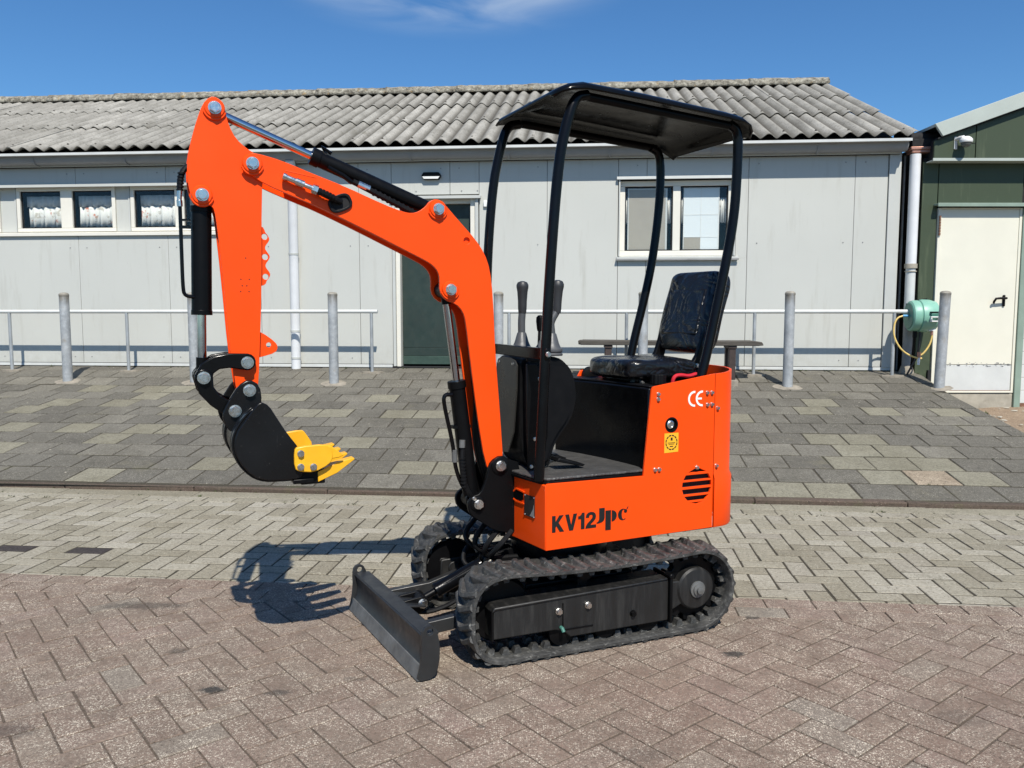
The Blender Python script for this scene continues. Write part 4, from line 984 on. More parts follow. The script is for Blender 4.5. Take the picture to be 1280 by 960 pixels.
#@@EXCAVATOR
# ================================================================== EXCAVATOR
EX0 = Vector((.2005, 3.395, 0)); EYAW = PI + R(24.2); LY = -R(1.9)      # upper and lower structure differ by a small slew
ex = empty('mini_excavator', EX0, EYAW, 'orange and black tracked mini excavator with canopy and yellow bucket teeth', 'excavator')
NX = Vector((0, 1, 0))
def P(mb, name, mat, parent=None, bevel=0, ang=35, **k): return mb.build(name, M[mat], parent or ex, ang, bevel, **k)
def LO(mb, name, mat, parent=None, bevel=0, ang=35, **k):
    o = mb.build(name, M[mat], parent or ex, ang, bevel, **k)
    if parent is None: o.rotation_euler = (0, 0, LY)
    return o
def bolts(parent, pts, r, h, axis=(0, 1, 0), name='bolt', mat='zinc'):
    for p in pts: mb = MB(); mb.hexb(p, axis, r, h); P(mb, name, mat, parent)
def pxz(ol, holes, y, half, bevel=.0): v, f = plate(ol, holes, half, bevel); return MB().add(v, f, T(0, y, 0) @ MXZ)
def rev(p): return p

# ---------------------------------------------------------------- tracks
RC, RR_, FC, FR = (-.440, .176), .168, (.372, .180), .166
def track_path(n):
    """outer belt path around the rear sprocket and the front idler, with a slight top sag"""
    pts = []
    for k in range(17): a = PI * 1.5 - PI * k / 16 * 1.0; pts.append((RC[0] + RR_ * math.cos(a), RC[1] + RR_ * math.sin(a)))
    for k in range(1, 12): t = k / 12; pts.append((RC[0] + (FC[0] - RC[0]) * t, RC[1] + RR_ + (FC[1] + FR - RC[1] - RR_) * t - .016 * math.sin(PI * t)))
    for k in range(17): a = PI * .5 - PI * k / 16; ca_, sa_ = math.cos(a), math.sin(a); pts.append((FC[0] + FR * math.copysign(abs(ca_) ** .74, ca_), FC[1] + FR * math.copysign(abs(sa_) ** .74, sa_) + (-.006 if sa_ < 0 else 0) * abs(sa_)))
    for k in range(1, 12):
        t = k / 12; z0 = FC[1] - FR; z1 = RC[1] - RR_; tt = min(1, t * 5); pts.append((FC[0] + (RC[0] - FC[0]) * t, z0 + (.008 - z0) * tt if t < .2 else .008 + (z1 - .008) * max(0, (t - .8) / .2)))
    # resample evenly
    L_ = [0.]
    for i in range(len(pts)): a, b = pts[i], pts[(i + 1) % len(pts)]; L_.append(L_[-1] + math.hypot(b[0] - a[0], b[1] - a[1]))
    o = []; i = 0
    for k in range(n):
        d = L_[-1] * k / n
        while L_[i + 1] < d: i += 1
        t = (d - L_[i]) / (L_[i + 1] - L_[i]); a, b = pts[i], pts[(i + 1) % len(pts)]; o.append((a[0] + (b[0] - a[0]) * t, a[1] + (b[1] - a[1]) * t))
    return o
TP = track_path(160)
def nrm(i):
    a, b = TP[i - 1], TP[(i + 1) % len(TP)]; t = Vector((b[0] - a[0], b[1] - a[1])).normalized(); return t, Vector((-t.y, t.x))
sgn = 1 if (Vector(TP[40]) - Vector((0, .18))).dot(nrm(40)[1]) > 0 else -1
TH_ = .018; TW = .176
belt = MB(); n = len(TP)
prof = [(-TW / 2, -.003), (-TW / 2 + .006, .0), (TW / 2 - .006, .0), (TW / 2, -.003), (TW / 2, -TH_ + .004), (TW / 2 - .006, -TH_), (-TW / 2 + .006, -TH_), (-TW / 2, -TH_ + .004)]
vs = []
for i in range(n):
    t, nn = nrm(i)
    for (y, d) in prof: vs.append((TP[i][0] + nn.x * sgn * d, y, TP[i][1] + nn.y * sgn * d))
fs = [(i * 8 + j, i * 8 + (j + 1) % 8, ((i + 1) % n) * 8 + (j + 1) % 8, ((i + 1) % n) * 8 + j) for i in range(n) for j in range(8)]
belt.add(vs, fs)
NL = 46; lugc = []
for k in range(NL):
    i = int(n * k / NL); t, nn = nrm(i); nn = nn * sgn; p = Vector(TP[i])
    # inner drive lugs
    q = p - nn * (TH_ - .001)
    for y0, y1 in ((-.046, -.014), (.014, .046)):
        c = [(q.x + t.x * a - nn.x * d, y, q.y + t.y * a - nn.y * d) for (a, d) in ((-.016, 0), (.016, 0), (.009, .026), (-.009, .026)) for y in (y0, y1)]
        belt.add(c, [(0, 2, 3, 1), (2, 4, 5, 3), (4, 6, 7, 5), (6, 0, 1, 7), (0, 6, 4, 2), (1, 3, 5, 7)])
    lugc.append((p, t, nn))
belt_me = belt.mesh('track_belt', M['rubber'], 40)
lug = MB()
def lugbar(mb, x0, y0, x1, y1, w0, h, h1):
    d = Vector((x1 - x0, y1 - y0)); nn = Vector((-d.y, d.x)).normalized(); a = Vector((x0, y0)); b = Vector((x1, y1))
    v = []
    for (s, z, z1) in ((w0, -.002, -.002), (w0 * .45, h, h1)):
        for p, e, zz in ((a, -1, z), (a, 1, z), (b, 1, z1), (b, -1, z1)): q = p + nn * s * e; v.append((q.x, q.y, zz))
    mb.add(v, [(3, 2, 1, 0), (4, 5, 6, 7), (0, 1, 5, 4), (1, 2, 6, 5), (2, 3, 7, 6), (3, 0, 4, 7)])
lugbar(lug, -.020, -TW / 2 + .004, .012, -.008, .015, .006, .021); lugbar(lug, .012, -.010, .012, .014, .015, .021, .021); lugbar(lug, .012, .012, -.020, TW / 2 - .004, .015, .021, .006)
lug_me = lug.mesh('lug', M['rubber'], 30)
def make_track():
    tr = link('track', None, ex, (0, .312, 0), (0, 0, LY))
    bl_ = link('track_belt', belt_me, tr)
    for p, t, nn in lugc:
        m4 = Matrix(((t.x, 0, nn.x, p.x), (0, 1, 0, 0), (t.y, 0, nn.y, p.y), (0, 0, 0, 1)))
        o = link('lug', lug_me, tr); o.matrix_basis = m4
    yo = .072      # outer face of the frame
    fr_ = MB(); ol = [(.452, .104), (.445, .214), (.435, .219), (-.285, .238), (-.298, .232), (-.298, .070), (.135, .068), (.165, .096), (.20, .104)]
    fr_.prism(ol, -.055, yo); fr_.prism([(.456, .205), (.445, .226), (-.292, .245), (-.292, .236), (.44, .214)], -.05, yo + .006)
    f = fr_.build('track_frame', M['dusty_black'], tr, 35, .005)
    mb = MB(); mb.prism([(.455, .10), (.456, .212), (.448, .212), (.447, .10)], yo - .02, yo + .004); mb.prism([(.17, .105), (.17, .205), (.166, .205), (.166, .105)], yo - .001, yo + .003); mb.prism([(.165, .103), (.04, .103), (.04, .099), (.165, .099)], yo - .001, yo + .0035)
    mb.build('cover_seam', M['black_satin'], tr)
    mb = MB(); mb.bx(-.312, -.300, -.05, yo + .012, .060, .252); mb.tube([(-.306, yo - .03, .250), (-.306, yo + .014, .250)], .011, 10); mb.build('end_flange', M['black_satin'], tr, 35, .004)
    for q, mt in (((.185, .176), 'zinc'), ((.062, .183), 'zinc'), ((-.135, .122), 'black_satin')):
        mb = MB(); mb.hexb((q[0], yo, q[1]), NX, .0115, .014); mb.build('bolt', M[mt], tr)
    mb = MB(); mb.tube([(.175, yo, .112), (.175, yo + .012, .112), (.172, yo + .018, .100)], .007, 8); mb.build('grease_nipple', M['reel_dark'], tr)
    # sprocket
    sp = MB(); nT = 13; ol = []
    for k in range(nT):
        for da, r_ in ((-.17, .118), (-.10, .143), (.10, .143), (.17, .118)): a = 2 * PI * k / nT + da; ol.append((RC[0] + r_ * math.cos(a), RC[1] + r_ * math.sin(a)))
    sp.prism(ol, -.018, .018); s = sp.build('sprocket', M['black_satin'], tr, 35, .003)
    mb = MB(); mb.lathe((RC[0], .0, RC[1]), NX, [(.086, -.05), (.086, .050), (.079, .058), (.030, .064), (.024, .070)], 32); mb.build('hub_cover', M['dusty_black'], s)
    mb = MB(); mb.lathe((RC[0] - .0, .064, RC[1]), NX, [(.034, 0), (.034, .006), (.024, .008), (.024, .014), (.014, .016), (.014, .026), (.004, .028)], 18); mb.build('hub_nut', M['worn_edge'], s)
    mb = MB(); mb.prism(strap([(RC[0] + .02, RC[1] + .01), (RC[0] - .12, RC[1] - .04)], [.06, .17]), -.05, -.02); mb.prism(strap([(-.30, .155), (-.36, .165)], [.13, .10]), -.045, .050); mb.build('motor_bracket', M['dusty_black'], tr, 35, .004)
    mb = MB(); mb.lathe((FC[0] + .015, -.05, FC[1]), NX, [(.05, 0), (.118, .004), (.122, .02), (.11, .026), (.11, .026), (.122, .030), (.116, .040), (.05, .044)], 30); i_ = mb.build('idler', M['black_satin'], tr)
    mb = MB(); mb.tube([(FC[0] + .015, -.06, FC[1]), (FC[0] + .015, .060, FC[1])], .026, 14); mb.prism(strap([(FC[0] + .015, FC[1]), (.30, .165)], [.06, .10]), .046, .056); mb.build('idler_yoke', M['dusty_black'], tr, 35, .003)
    for x in (.16, -.03, -.22):
        mb = MB(); mb.lathe((x, -.05, .083), NX, [(.02, 0), (.052, .002), (.052, .026), (.036, .03), (.036, .07), (.052, .074), (.052, .098), (.03, .102), (.012, .112)], 22); mb.build('roller', M['black_satin'], tr)
    mb = MB(); mb.lathe((.05, -.03, .292), NX, [(.02, 0), (.030, .002), (.030, .06), (.02, .062)], 16); mb.bx(.03, .07, -.02, .0, .23, .29); mb.build('top_roller', M['black_satin'], tr)
    return tr
tr1 = make_track()
tr2 = copy_tree(tr1, ex); tr2.location = Matrix.Rotation(LY, 4, 'Z') @ Vector((0, -.312, 0)); tr1.location = Matrix.Rotation(LY, 4, 'Z') @ Vector((0, .312, 0))
tr2.scale = (1, -1, 1)

# ---------------------------------------------------------------- undercarriage and dozer blade
m = MB(); m.bx(-.22, .26, -.24, .24, .15, .245); m.prism([(.32, .24), (.30, .30), (-.24, .30), (-.26, .24), (-.2, .2), (.27, .2)], -.17, .17); LO(m, 'undercarriage', 'black_satin', bevel=.008)
m = MB(); m.lathe((0, 0, .295), (0, 0, 1), [(.20, 0), (.205, .03), (.20, .06), (.215, .062), (.215, .085), (.19, .09)], 36); LO(m, 'slew_ring', 'black_satin')
BR = R(6.2)
def BLD(mb, name, mat, parent=None, bevel=0, ang=35):
    o = mb.build(name, M[mat], parent or ex, ang, bevel)
    if parent is None: o.rotation_euler = (0, 0, LY + BR); o.location = Matrix.Rotation(LY, 4, 'Z') @ (Vector((.767, 0, 0)) - Matrix.Rotation(BR, 4, 'Z') @ Vector((0, 0, 0)))
    return o
bp_ = [(.000, .045), (-.016, .072), (-.022, .105), (-.020, .138), (-.010, .160), (-.022, .166), (-.036, .140), (-.040, .105), (-.034, .07), (-.020, .040)]
m = MB(); m.prism(bp_, -.385, .385); bld = BLD(m, 'dozer_blade', 'blade_paint', bevel=.002)
m = MB(); m.prism([(.014, .004), (-.002, .056), (-.010, .056), (-.004, .004)], -.395, .395); BLD(m, 'cutting_edge', 'worn_edge', bld, .002)
for y0, y1 in ((-.400, -.386), (.386, .400)):
    ol = chaikin([(.016, .004), (.002, .05), (-.006, .11), (-.004, .160), (-.010, .192), (-.034, .202), (-.060, .186), (-.074, .12), (-.07, .05), (-.05, .004)])
    v, f = plate(ol, [circ(-.036, .176, .012, 14)], .007, .0015); m = MB().add(v, f, T(0, (y0 + y1) / 2, 0) @ MXZ); BLD(m, 'side_ear', 'blade_paint', bld)
m = MB(); m.bx(-.076, -.014, -.384, .384, .1555, .1665); m.prism([(-.06, .166), (-.15, .150), (-.15, .143), (-.06, .156)], -.09, .09); m.build('top_flange', M['blade_paint'], bld, 35, .003)
for y, xe in ((-.2, .735), (.2, .694)):
    m = MB(); m.prism([(xe, .085), (xe, .135), (.52, .150), (.26, .225), (.26, .165), (.52, .100)], y - .016, y + .016); LO(m, 'blade_arm', 'blade_paint', bevel=.003)
for y in (-.034, .034):
    m = MB(); m.prism(strap([(.672, .128), (.614, .150)], [.085, .055]), y - .008, y + .008); LO(m, 'cylinder_lug', 'black_satin', bevel=.002)
    m = MB(); m.prism(strap([(.24, .28), (.324, .278)], [.10, .065]), y - .008, y + .008); LO(m, 'cylinder_lug', 'black_satin', bevel=.002)
ca, cb = Vector((.614, 0, .150)), Vector((.324, 0, .278)); dv = (cb - ca).normalized()
m = MB(); m.tube([ca + dv * .075, cb - dv * .03], .029, 20); m.tube([ca + dv * .07, ca + dv * .085], .032, 20); m.cyl(cb + Vector((0, -.03, 0)), cb + Vector((0, .03, 0)), .026); cy = LO(m, 'blade_cylinder', 'black_gloss', bevel=.002)
m = MB(); m.tube([ca, ca + dv * .09], .014, 14); m.cyl(ca + Vector((0, -.022, 0)), ca + Vector((0, .022, 0)), .026); m.build('rod_end', M['black_satin'], cy)
m = MB(); m.tube([ca + dv * .10 + Vector((0, .02, .016)), cb - dv * .05 + Vector((0, .02, .018))], .0045, 8); m.build('supply_pipe', M['black_satin'], cy)
for q in (ca, cb):
    m = MB(); m.hexb(q + Vector((0, .043, 0)), NX, .017, .016); m.build('bolt', M['zinc'], cy)
m = MB(); m.tube([(.36, .05, .235), (.40, .05, .222)], .009, 10); m.tube([(.40, .05, .222), (.42, .05, .216)], .014, 8); m.build('hose_fitting', M['worn_edge'], cy)
m = MB(); m.tube(chaikin([(.38, .04, .20), (.48, .03, .13), (.58, .02, .10), (.64, .01, .11)], 2, False), .010, 8); m.tube(chaikin([(.30, -.08, .30), (.38, -.1, .33), (.42, -.06, .26), (.36, .0, .24)], 2, False), .009, 8); LO(m, 'hose', 'hose')
m = MB()
for k, y in enumerate((-.12, -.04, .06, .13)): m.tube(chaikin([(.33 - .02 * k, y, .43), (.40 - .02 * k, y + .02, .37), (.36, y * .6, .31), (.22, y * .5, .30)], 2, False), .011, 8)
LO(m, 'hose_bundle', 'hose')

# ---------------------------------------------------------------- upper structure
m = MB(); m.bx(-.58, .20, -.28, .28, .385, .43); m.bx(-.26, .20, -.27, .27, .43, .63); P(m, 'main_frame', 'black_satin')
def slots(cx, cz, r):
    hs = []
    for z0, z1 in ((.058, .073), (.027, .048), (-.002, .0195), (-.033, -.011), (-.060, -.041), (-.075, -.068)):
        top = []
        def xx(z): return math.sqrt(max(1e-6, r * r - z * z))
        a, b = xx(z0), xx(z1)
        hs.append([(cx - a, cz + z0), (cx + a, cz + z0), (cx + b, cz + z1), (cx, cz + z1), (cx - b, cz + z1)])
    return hs
side = [(.213, .388), (.213, .640), (.205, .645), (-.222, .640), (-.256, .985), (-.262, .996), (-.275, .999), (-.565, 1.040), (-.565, .394)]
m = pxz(side, slots(-.484, .577, .074) + [circ(-.352, .840, .029, 26)], .294, .006, .0015); sp_ = P(m, 'side_panel', 'orange')
m = MB(); m.bx(-.57, -.26, .20, .22, .42, .98); m.bx(-.563, -.41, .276, .282, .48, .68); P(m, 'panel_backing', 'void')
far = [(x if x > -.2 or x < -.5 else x - .045, z) for x, z in side]; m = pxz(far, [], -.294, .006, .0015); P(m, 'far_side_panel', 'orange')
m = MB(); pl = [(.213, .299), (.216, .296), (.252, .02), (.252, -.02), (.216, -.296), (.213, -.299), (.203, -.288), (.24, 0), (.203, .288)]
m.prism(pl, .388, .640, 'z'); fp = P(m, 'front_panel', 'orange', bevel=.003)
m = MB(); m.prism([(.2215, .27), (.2395, .13), (.236, .13), (.218, .27)], .632, .639, 'z');
# data plate and slot on the angled front panel
fa = Vector((.216, .296, 0)); fb = Vector((.252, .02, 0)); fd = (fb - fa).normalized(); fn = Vector((fd.y * -1, fd.x, 0)); fn = fn if fn.x > 0 else -fn
MF = Matrix(((fd.x, 0, fn.x, fa.x), (fd.y, 0, fn.y, fa.y), (0, 1, 0, 0), (0, 0, 0, 1)))
v, f = plate([(.068, .498), (.140, .498), (.140, .582), (.068, .582)], [], .0012); m = MB().add(v, f, MF @ T(0, 0, .0022)); dpl = P(m, 'data_plate', 'grey_panel')
v, f = plate([(.072, .502), (.100, .502), (.076, .535), (.072, .55)], [], .0004); m = MB().add(v, f, MF @ T(0, 0, .0038)); P(m, 'plate_print', 'pipe_grey', dpl)
for a, b in ((.072, .502), (.136, .502), (.072, .578), (.136, .578)): m = MB(); m.cyl(MF @ Vector((a, b, .003)), MF @ Vector((a, b, .006)), .004, .003, 8); P(m, 'rivet', 'zinc', dpl)
sl_ = chaikin([(.152, .548), (.21, .548), (.225, .555), (.225, .582), (.21, .588), (.152, .588)])
v, f = plate(sl_, [], .0015); m = MB().add(v, f, MF @ T(0, 0, .002)); so_ = P(m, 'tie_down_slot', 'black_satin')
v, f = plate(strap([(.145, .588), (.20, .592), (.232, .57), (.232, .55), (.20, .541), (.145, .541)], .006), [], .002); m = MB().add(v, f, MF @ T(0, 0, .0035)); P(m, 'slot_rim', 'orange', so_)
# rear curved panel
def rear_ring(s):
    o = []
    for k in range(33):
        a = PI / 2 - PI * k / 32; cx_ = math.copysign(abs(math.cos(a)) ** .72, math.cos(a)); sy_ = math.copysign(abs(math.sin(a)) ** .72, math.sin(a))
        o.append((-.5668 - (.1712 + s) * cx_, (.300 + s) * sy_))
    return o
zs = [(.394, .004), (.402, .008), (.602, .008), (.622, 0), (1.0, 0), (1.052, 0)]
vs = []; fs = []; RN = 33
for j, (z, s) in enumerate(zs):
    for k, (x, y) in enumerate(rear_ring(s)):
        zz = z + (.018 * math.sin(PI * k / 32) if j >= 5 else 0) - (.012 if j >= 5 else 0); vs.append((x, y, zz))
for j, (z, s) in enumerate(zs):
    for k, (x, y) in enumerate(rear_ring(s - .009)): vs.append((x, y, vs[j * RN + k][2]))
nj = len(zs); o_ = nj * RN
for j in range(nj - 1):
    for k in range(RN - 1):
        a = j * RN + k; fs += [(a, a + 1, a + RN + 1, a + RN), (o_ + a + 1, o_ + a, o_ + a + RN, o_ + a + RN + 1)]
for k in range(RN - 1): fs += [(k, o_ + k, o_ + k + 1, k + 1), ((nj - 1) * RN + k, (nj - 1) * RN + k + 1, o_ + (nj - 1) * RN + k + 1, o_ + (nj - 1) * RN + k)]
m = MB(); m.add(vs, fs); P(m, 'rear_panel', 'orange', ang=30)
m = MB(); m.bx(-.60, -.26, -.255, .255, .43, .93); P(m, 'engine_block', 'void')
# screws, lock, stickers, lettering on the side panel
YS = .3003
sb = [(-.525, .963), (-.549, .963), (-.527, .914), (-.550, .914), (-.285, .967), (-.285, .947), (-.275, .662), (-.295, .662), (-.481, .655)]
bolts(sp_, [(x, YS, z) for x, z in sb], .0072, .009)
bolts(sp_, [(-.580, .298, .897), (-.580, .298, .655)], .0072, .012)
m = MB(); m.lathe((-.352, YS - .012, .840), NX, [(.031, 0), (.031, .0135), (.025, .0145), (.024, .006), (.002, .006)], 26); lk = P(m, 'lock_bezel', 'black_satin', sp_)
m = MB(); m.lathe((-.347, YS - .007, .841), NX, [(.017, 0), (.017, .008), (.012, .011), (.011, .007), (.002, .007)], 20); P(m, 'lock_cylinder', 'zinc', sp_)
m = MB(); v, f = plate([(-.386, .728), (-.318, .726), (-.318, .806), (-.386, .806)], [], .0006); m.add(v, f, T(0, YS + .0007, 0) @ MXZ); stk = P(m, 'sticker', 'sticker_yellow', sp_)
m = MB(); cx_, cz_ = -.352, .768
for k in range(12):
    a0 = 2 * PI * k / 12 + .05; a1 = a0 + .40
    v, f = plate([(cx_ + r_ * math.cos(a), cz_ + r_ * 1.08 * math.sin(a)) for r_, aa in ((.029, (a0, (a0 + a1) / 2, a1)), (.0245, (a1, (a0 + a1) / 2, a0))) for a in aa], [], .0004); m.add(v, f, T(0, YS + .0017, 0) @ MXZ)
for x0, x1, z0, z1 in ((-.357, -.348, .776, .788), (-.370, -.334, .7655, .7675), (-.366, -.338, .760, .762), (-.360, -.344, .750, .7535)): m.bx(x0, x1, YS + .0013, YS + .0021, z0, z1)
P(m, 'sticker_print', 'print_black', sp_)
# the side faces away from local -y: text is laid out along -x
MTX = Matrix(((-1, 0, 0, 0), (0, 0, 1, 0), (0, 1, 0, 0), (0, 0, 0, 1)))
def letter(mb, ol, x, z, s, holes=()): v, f = plate([(a * s, b * s) for a, b in ol], [[(a * s, b * s) for a, b in h] for h in holes], .0007); mb.add(v, f, T(x, YS + .0008, z) @ MTX)
GLY = [([(0, 0), (0, 1), (.25, 1), (.25, .62), (.52, 1), (.82, 1), (.47, .56), (.86, 0), (.55, 0), (.31, .37), (.25, .29), (.25, 0)], .86),
       ([(0, 1), (.27, 1), (.43, .32), (.59, 1), (.86, 1), (.57, 0), (.29, 0)], .86),
       ([(0, .80), (0, .63), (.20, .63), (.20, 0), (.46, 0), (.46, 1), (.27, 1), (.22, .88), (.12, .82)], .46),
       ([(0, 0), (.78, 0), (.78, .19), (.36, .19), (.42, .27), (.62, .42), (.74, .56), (.77, .72), (.72, .86), (.60, .96), (.40, 1.0), (.20, .96), (.06, .85), (.01, .67), (.25, .65), (.28, .77), (.33, .82), (.40, .83), (.49, .80), (.52, .71), (.48, .60), (.35, .47), (.14, .30), (.03, .14)], .78)]
kx = .193 / (sum(g_[1] for g_ in GLY) + .24); xs = .188
for ol, wd in GLY:
    v, f = plate([(a * kx, b * .064) for a, b in ol], [], .0007); m = MB(); m.add(v, f, T(xs, YS + .0008, .456) @ MTX); P(m, 'letter', 'print_black', sp_, ang=0); xs -= (wd + .08) * kx
# jpc emblem
m = MB(); letter(m, [(.18, 1), (.62, 1), (.62, .26), (.56, .10), (.42, 0), (.18, -.06), (-.02, -.06), (-.02, .0), (.10, .06), (.18, .2)], -.0085, .474, .056); P(m, 'letter', 'print_black', sp_, ang=0)
m = MB(); letter(m, [(0, .78), (.44, .78), (.44, -.62), (0, -.62)], -.0470, .474, .056); bow = [(.52, .76)] + [(.52 + .40 * math.sin(PI * k / 14), .36 + .40 * math.cos(PI * k / 14)) for k in range(15)] + [(.52, -.04)]; letter(m, bow, -.0470, .474, .056); P(m, 'letter', 'print_black', sp_, ang=0)
m = MB(); ol = [(.40 + .40 * math.cos(a), .37 + .41 * math.sin(a)) for a in [R(58) + R(250) * k / 20 for k in range(21)]] + [(.46 + .16 * math.cos(a), .37 + .36 * math.sin(a)) for a in [R(300) - R(232) * k / 16 for k in range(17)]]
letter(m, ol, -.1045, .474, .056); letter(m, [(.62 + .13 * math.cos(a), .60 + .13 * math.sin(a)) for a in [2 * PI * k / 14 for k in range(14)]], -.1045, .474, .056); letter(m, [(.78, .74), (.86, .90), (.80, .90), (.70, .74)], -.1045, .474, .056); P(m, 'letter', 'print_black', sp_, ang=0)
# CE
for x0, bar in ((-.430, False), (-.468, True)):
    m = MB(); ol = [(1 + math.cos(a), 1 + math.sin(a)) for a in [R(85) + R(190) * k / 20 for k in range(21)]]; ol2 = [(1 + .74 * math.cos(a), 1 + .74 * math.sin(a)) for a in [R(275) - R(190) * k / 20 for k in range(21)]]
    letter(m, ol + ol2, x0, .908, .0325)
    if bar: letter(m, [(.2, .88), (.92, .88), (.92, 1.12), (.2, 1.12)], x0, .908, .0325)
    P(m, 'letter', 'print_white', sp_, ang=0)
# platform with mat
m = MB(); fl = [(.262, -.03), (.262, .06), (.245, .17), (.226, .262), (.20, .290), (-.25, .290), (-.25, -.29), (.2, -.29), (.245, -.17)]
m.prism(fl, .640, .652, 'z'); P(m, 'floor_plate', 'black_satin', bevel=.003)
m = MB(); m.prism(inset(fl, .004), .653, .664, 'z'); P(m, 'floor_mat', 'mat', bevel=.004)
# seat box
fr_ = [(-.248, .287), (-.238, .15), (-.215, 0), (-.178, -.15), (-.125, -.2875)]
m = MB(); m.prism(fr_ + [(-.575, -.2875), (-.575, .287)], .655, .990, 'z'); P(m, 'seat_box', 'black_gloss', bevel=.006)
m = MB(); m.prism([(x - .008, y * .97) for x, y in fr_] + [(-.58, -.278), (-.58, .278)], .9915, .999, 'z'); P(m, 'box_lid', 'black_plastic', bevel=.003)
m = MB(); m.bx(-.56, -.29, -.15, .15, 1.0, 1.022); P(m, 'seat_base', 'black_satin', bevel=.004)
# seat
def pillow(x0, x1, y0, y1, z0, z1, M4, seed, nx=20, ny=20, pw=5.):
    rr = random.Random(seed); vs = []; fs = []; cx, cy, cz = (x0 + x1) / 2, (y0 + y1) / 2, (z0 + z1) / 2; a, b, c = (x1 - x0) / 2, (y1 - y0) / 2, (z1 - z0) / 2
    nu, nv = 40, 20
    def sp(w_, e): return math.copysign(abs(w_) ** e, w_)
    for i in range(nv + 1):
        th = -PI / 2 + PI * i / nv
        for j in range(nu):
            ph = 2 * PI * j / nu
            x = a * sp(math.cos(th), .30) * sp(math.cos(ph), .28); y = b * sp(math.cos(th), .30) * sp(math.sin(ph), .28); z = c * sp(math.sin(th), .42)
            vs.append((cx + x, cy + y, cz + z + .004 * math.sin(31 * x + 17 * y + seed) + rr.uniform(-.0012, .0012)))
    fs = [(i * nu + j, i * nu + (j + 1) % nu, (i + 1) * nu + (j + 1) % nu, (i + 1) * nu + j) for i in range(nv) for j in range(nu)]
    mb = MB(); mb.add(vs, fs, M4); return mb
m = pillow(-.585, -.225, -.19, .185, 1.010, 1.098, Matrix.Identity(4), 1); cu = P(m, 'seat_cushion', 'seat', ang=60); sm = cu.modifiers.new('s', 'SUBSURF'); sm.levels = sm.render_levels = 1
MBk = T(-.615, 0, 1.095) @ Matrix.Rotation(-R(15.5), 4, 'Y')
m = pillow(.020, .388, -.195, .180, -.045, .042, MBk @ Matrix(((0, 0, 1, 0), (0, 1, 0, 0), (1, 0, 0, 0), (0, 0, 0, 1))), 5); cu = P(m, 'seat_backrest', 'seat', ang=60); sm = cu.modifiers.new('s', 'SUBSURF'); sm.levels = sm.render_levels = 1
m = MB(); m.bx(-.006, .012, -.13, .115, .09, .30, MBk @ T(.034, 0, 0)); P(m, 'backrest_inset', 'seat', cu, .012)
for y in (-.16, .150):
    m = MB(); m.prism(strap([(-.38, 1.030), (-.50, 1.030), (-.565, 1.050), (-.600, 1.10), (-.632, 1.20), (-.66, 1.32)], [.03, .04, .05, .05, .045, .03]), y - .012, y + .012); P(m, 'seat_bracket', 'black_satin', bevel=.003)
bolts(ex, [(-.50, .163, 1.035), (-.575, .163, 1.065)], .008, .008)
m = MB(); ol = []
for k in range(48): r_ = .031 + (.0022 if k % 4 < 2 else 0); ol.append((-.335 + r_ * math.cos(2 * PI * k / 48), .225 + r_ * math.sin(2 * PI * k / 48)))
m.prism(ol, 1.000, 1.040, 'z'); P(m, 'fuel_cap', 'black_plastic', bevel=.002)
m = MB(); m.tube(chaikin([(-.39, .245, .995), (-.395, .25, 1.032), (-.43, .25, 1.036), (-.47, .25, 1.028), (-.51, .25, 1.04), (-.54, .25, 1.02)], 2, False), .008, 8); P(m, 'red_latch', 'red_rubber')
m = MB(); m.lathe((-.30, -.282, 1.0), NX, [(.042, 0), (.042, .02), (.03, .024), (.012, .026)], 20); P(m, 'fan_boss', 'black_plastic')
m = MB(); m.prism([(-.20, .93), (-.255, 1.025), (-.58, 1.045), (-.58, .99), (-.27, .99)], -.290, -.2845); P(m, 'far_rim', 'orange', bevel=.002)
m = MB(); m.tube([(-.29, -.10, 1.005), (-.29, -.02, 1.01), (-.30, .06, 1.005)], .006, 6); m.tube([(-.285, .10, 1.0), (-.30, .13, 1.012), (-.30, .17, 1.0)], .007, 6); P(m, 'lid_latch', 'worn_edge')
# control console
cp_ = chaikin([(.205, .66), (.215, 1.07), (.195, 1.115), (.06, 1.118), (.0, 1.085), (-.030, 1.01), (-.034, .93), (-.010, .85), (.055, .775), (.085, .70), (.09, .66)], 2)
m = MB(); m.prism(inset(cp_, .035), .10, .118); m.prism(inset(cp_, .012), .06, .10); m.prism(cp_, -.17, .06); co_ = P(m, 'console', 'black_plastic', bevel=.011); co_.modifiers[0].segments = 4
m = MB(); v, f = plate(chaikin([(-.165, .70), (-.165, 1.07), (-.13, 1.108), (.02, 1.108), (.06, 1.07), (.005, .72)]), [], .003, .001); m.add(v, f, Matrix(((0, 0, 1, .2185), (1, 0, 0, 0), (0, 1, 0, 0), (0, 0, 0, 1)))); fc = P(m, 'front_cover', 'grey_panel')
bolts(fc, [(.221, -.13, 1.085), (.221, .015, 1.085)], .006, .006, (1, 0, 0))
m = MB(); m.prism([(.205, .665), (.212, 1.09), (.165, 1.09), (.115, .95), (.115, .80), (.16, .665)], .112, .121); sd_ = P(m, 'console_side', 'black_gloss', bevel=.003)
bolts(sd_, [(.155, .121, 1.03), (.135, .121, 1.035), (.150, .121, .88), (.175, .121, .79), (.19, .121, .68)], .0065, .006)
m = MB(); m.bx(.192, .214, -.25, .292, 1.115, 1.158); cb_ = P(m, 'crossbar', 'black_gloss', bevel=.003)
bolts(cb_, [(.203, .292, 1.136)], .009, .010)
m = MB(); m.bx(.12, .205, .10, .115, 1.10, 1.112); m.bx(.05, .18, -.14, .09, 1.116, 1.122); P(m, 'console_top', 'black_satin', bevel=.003)
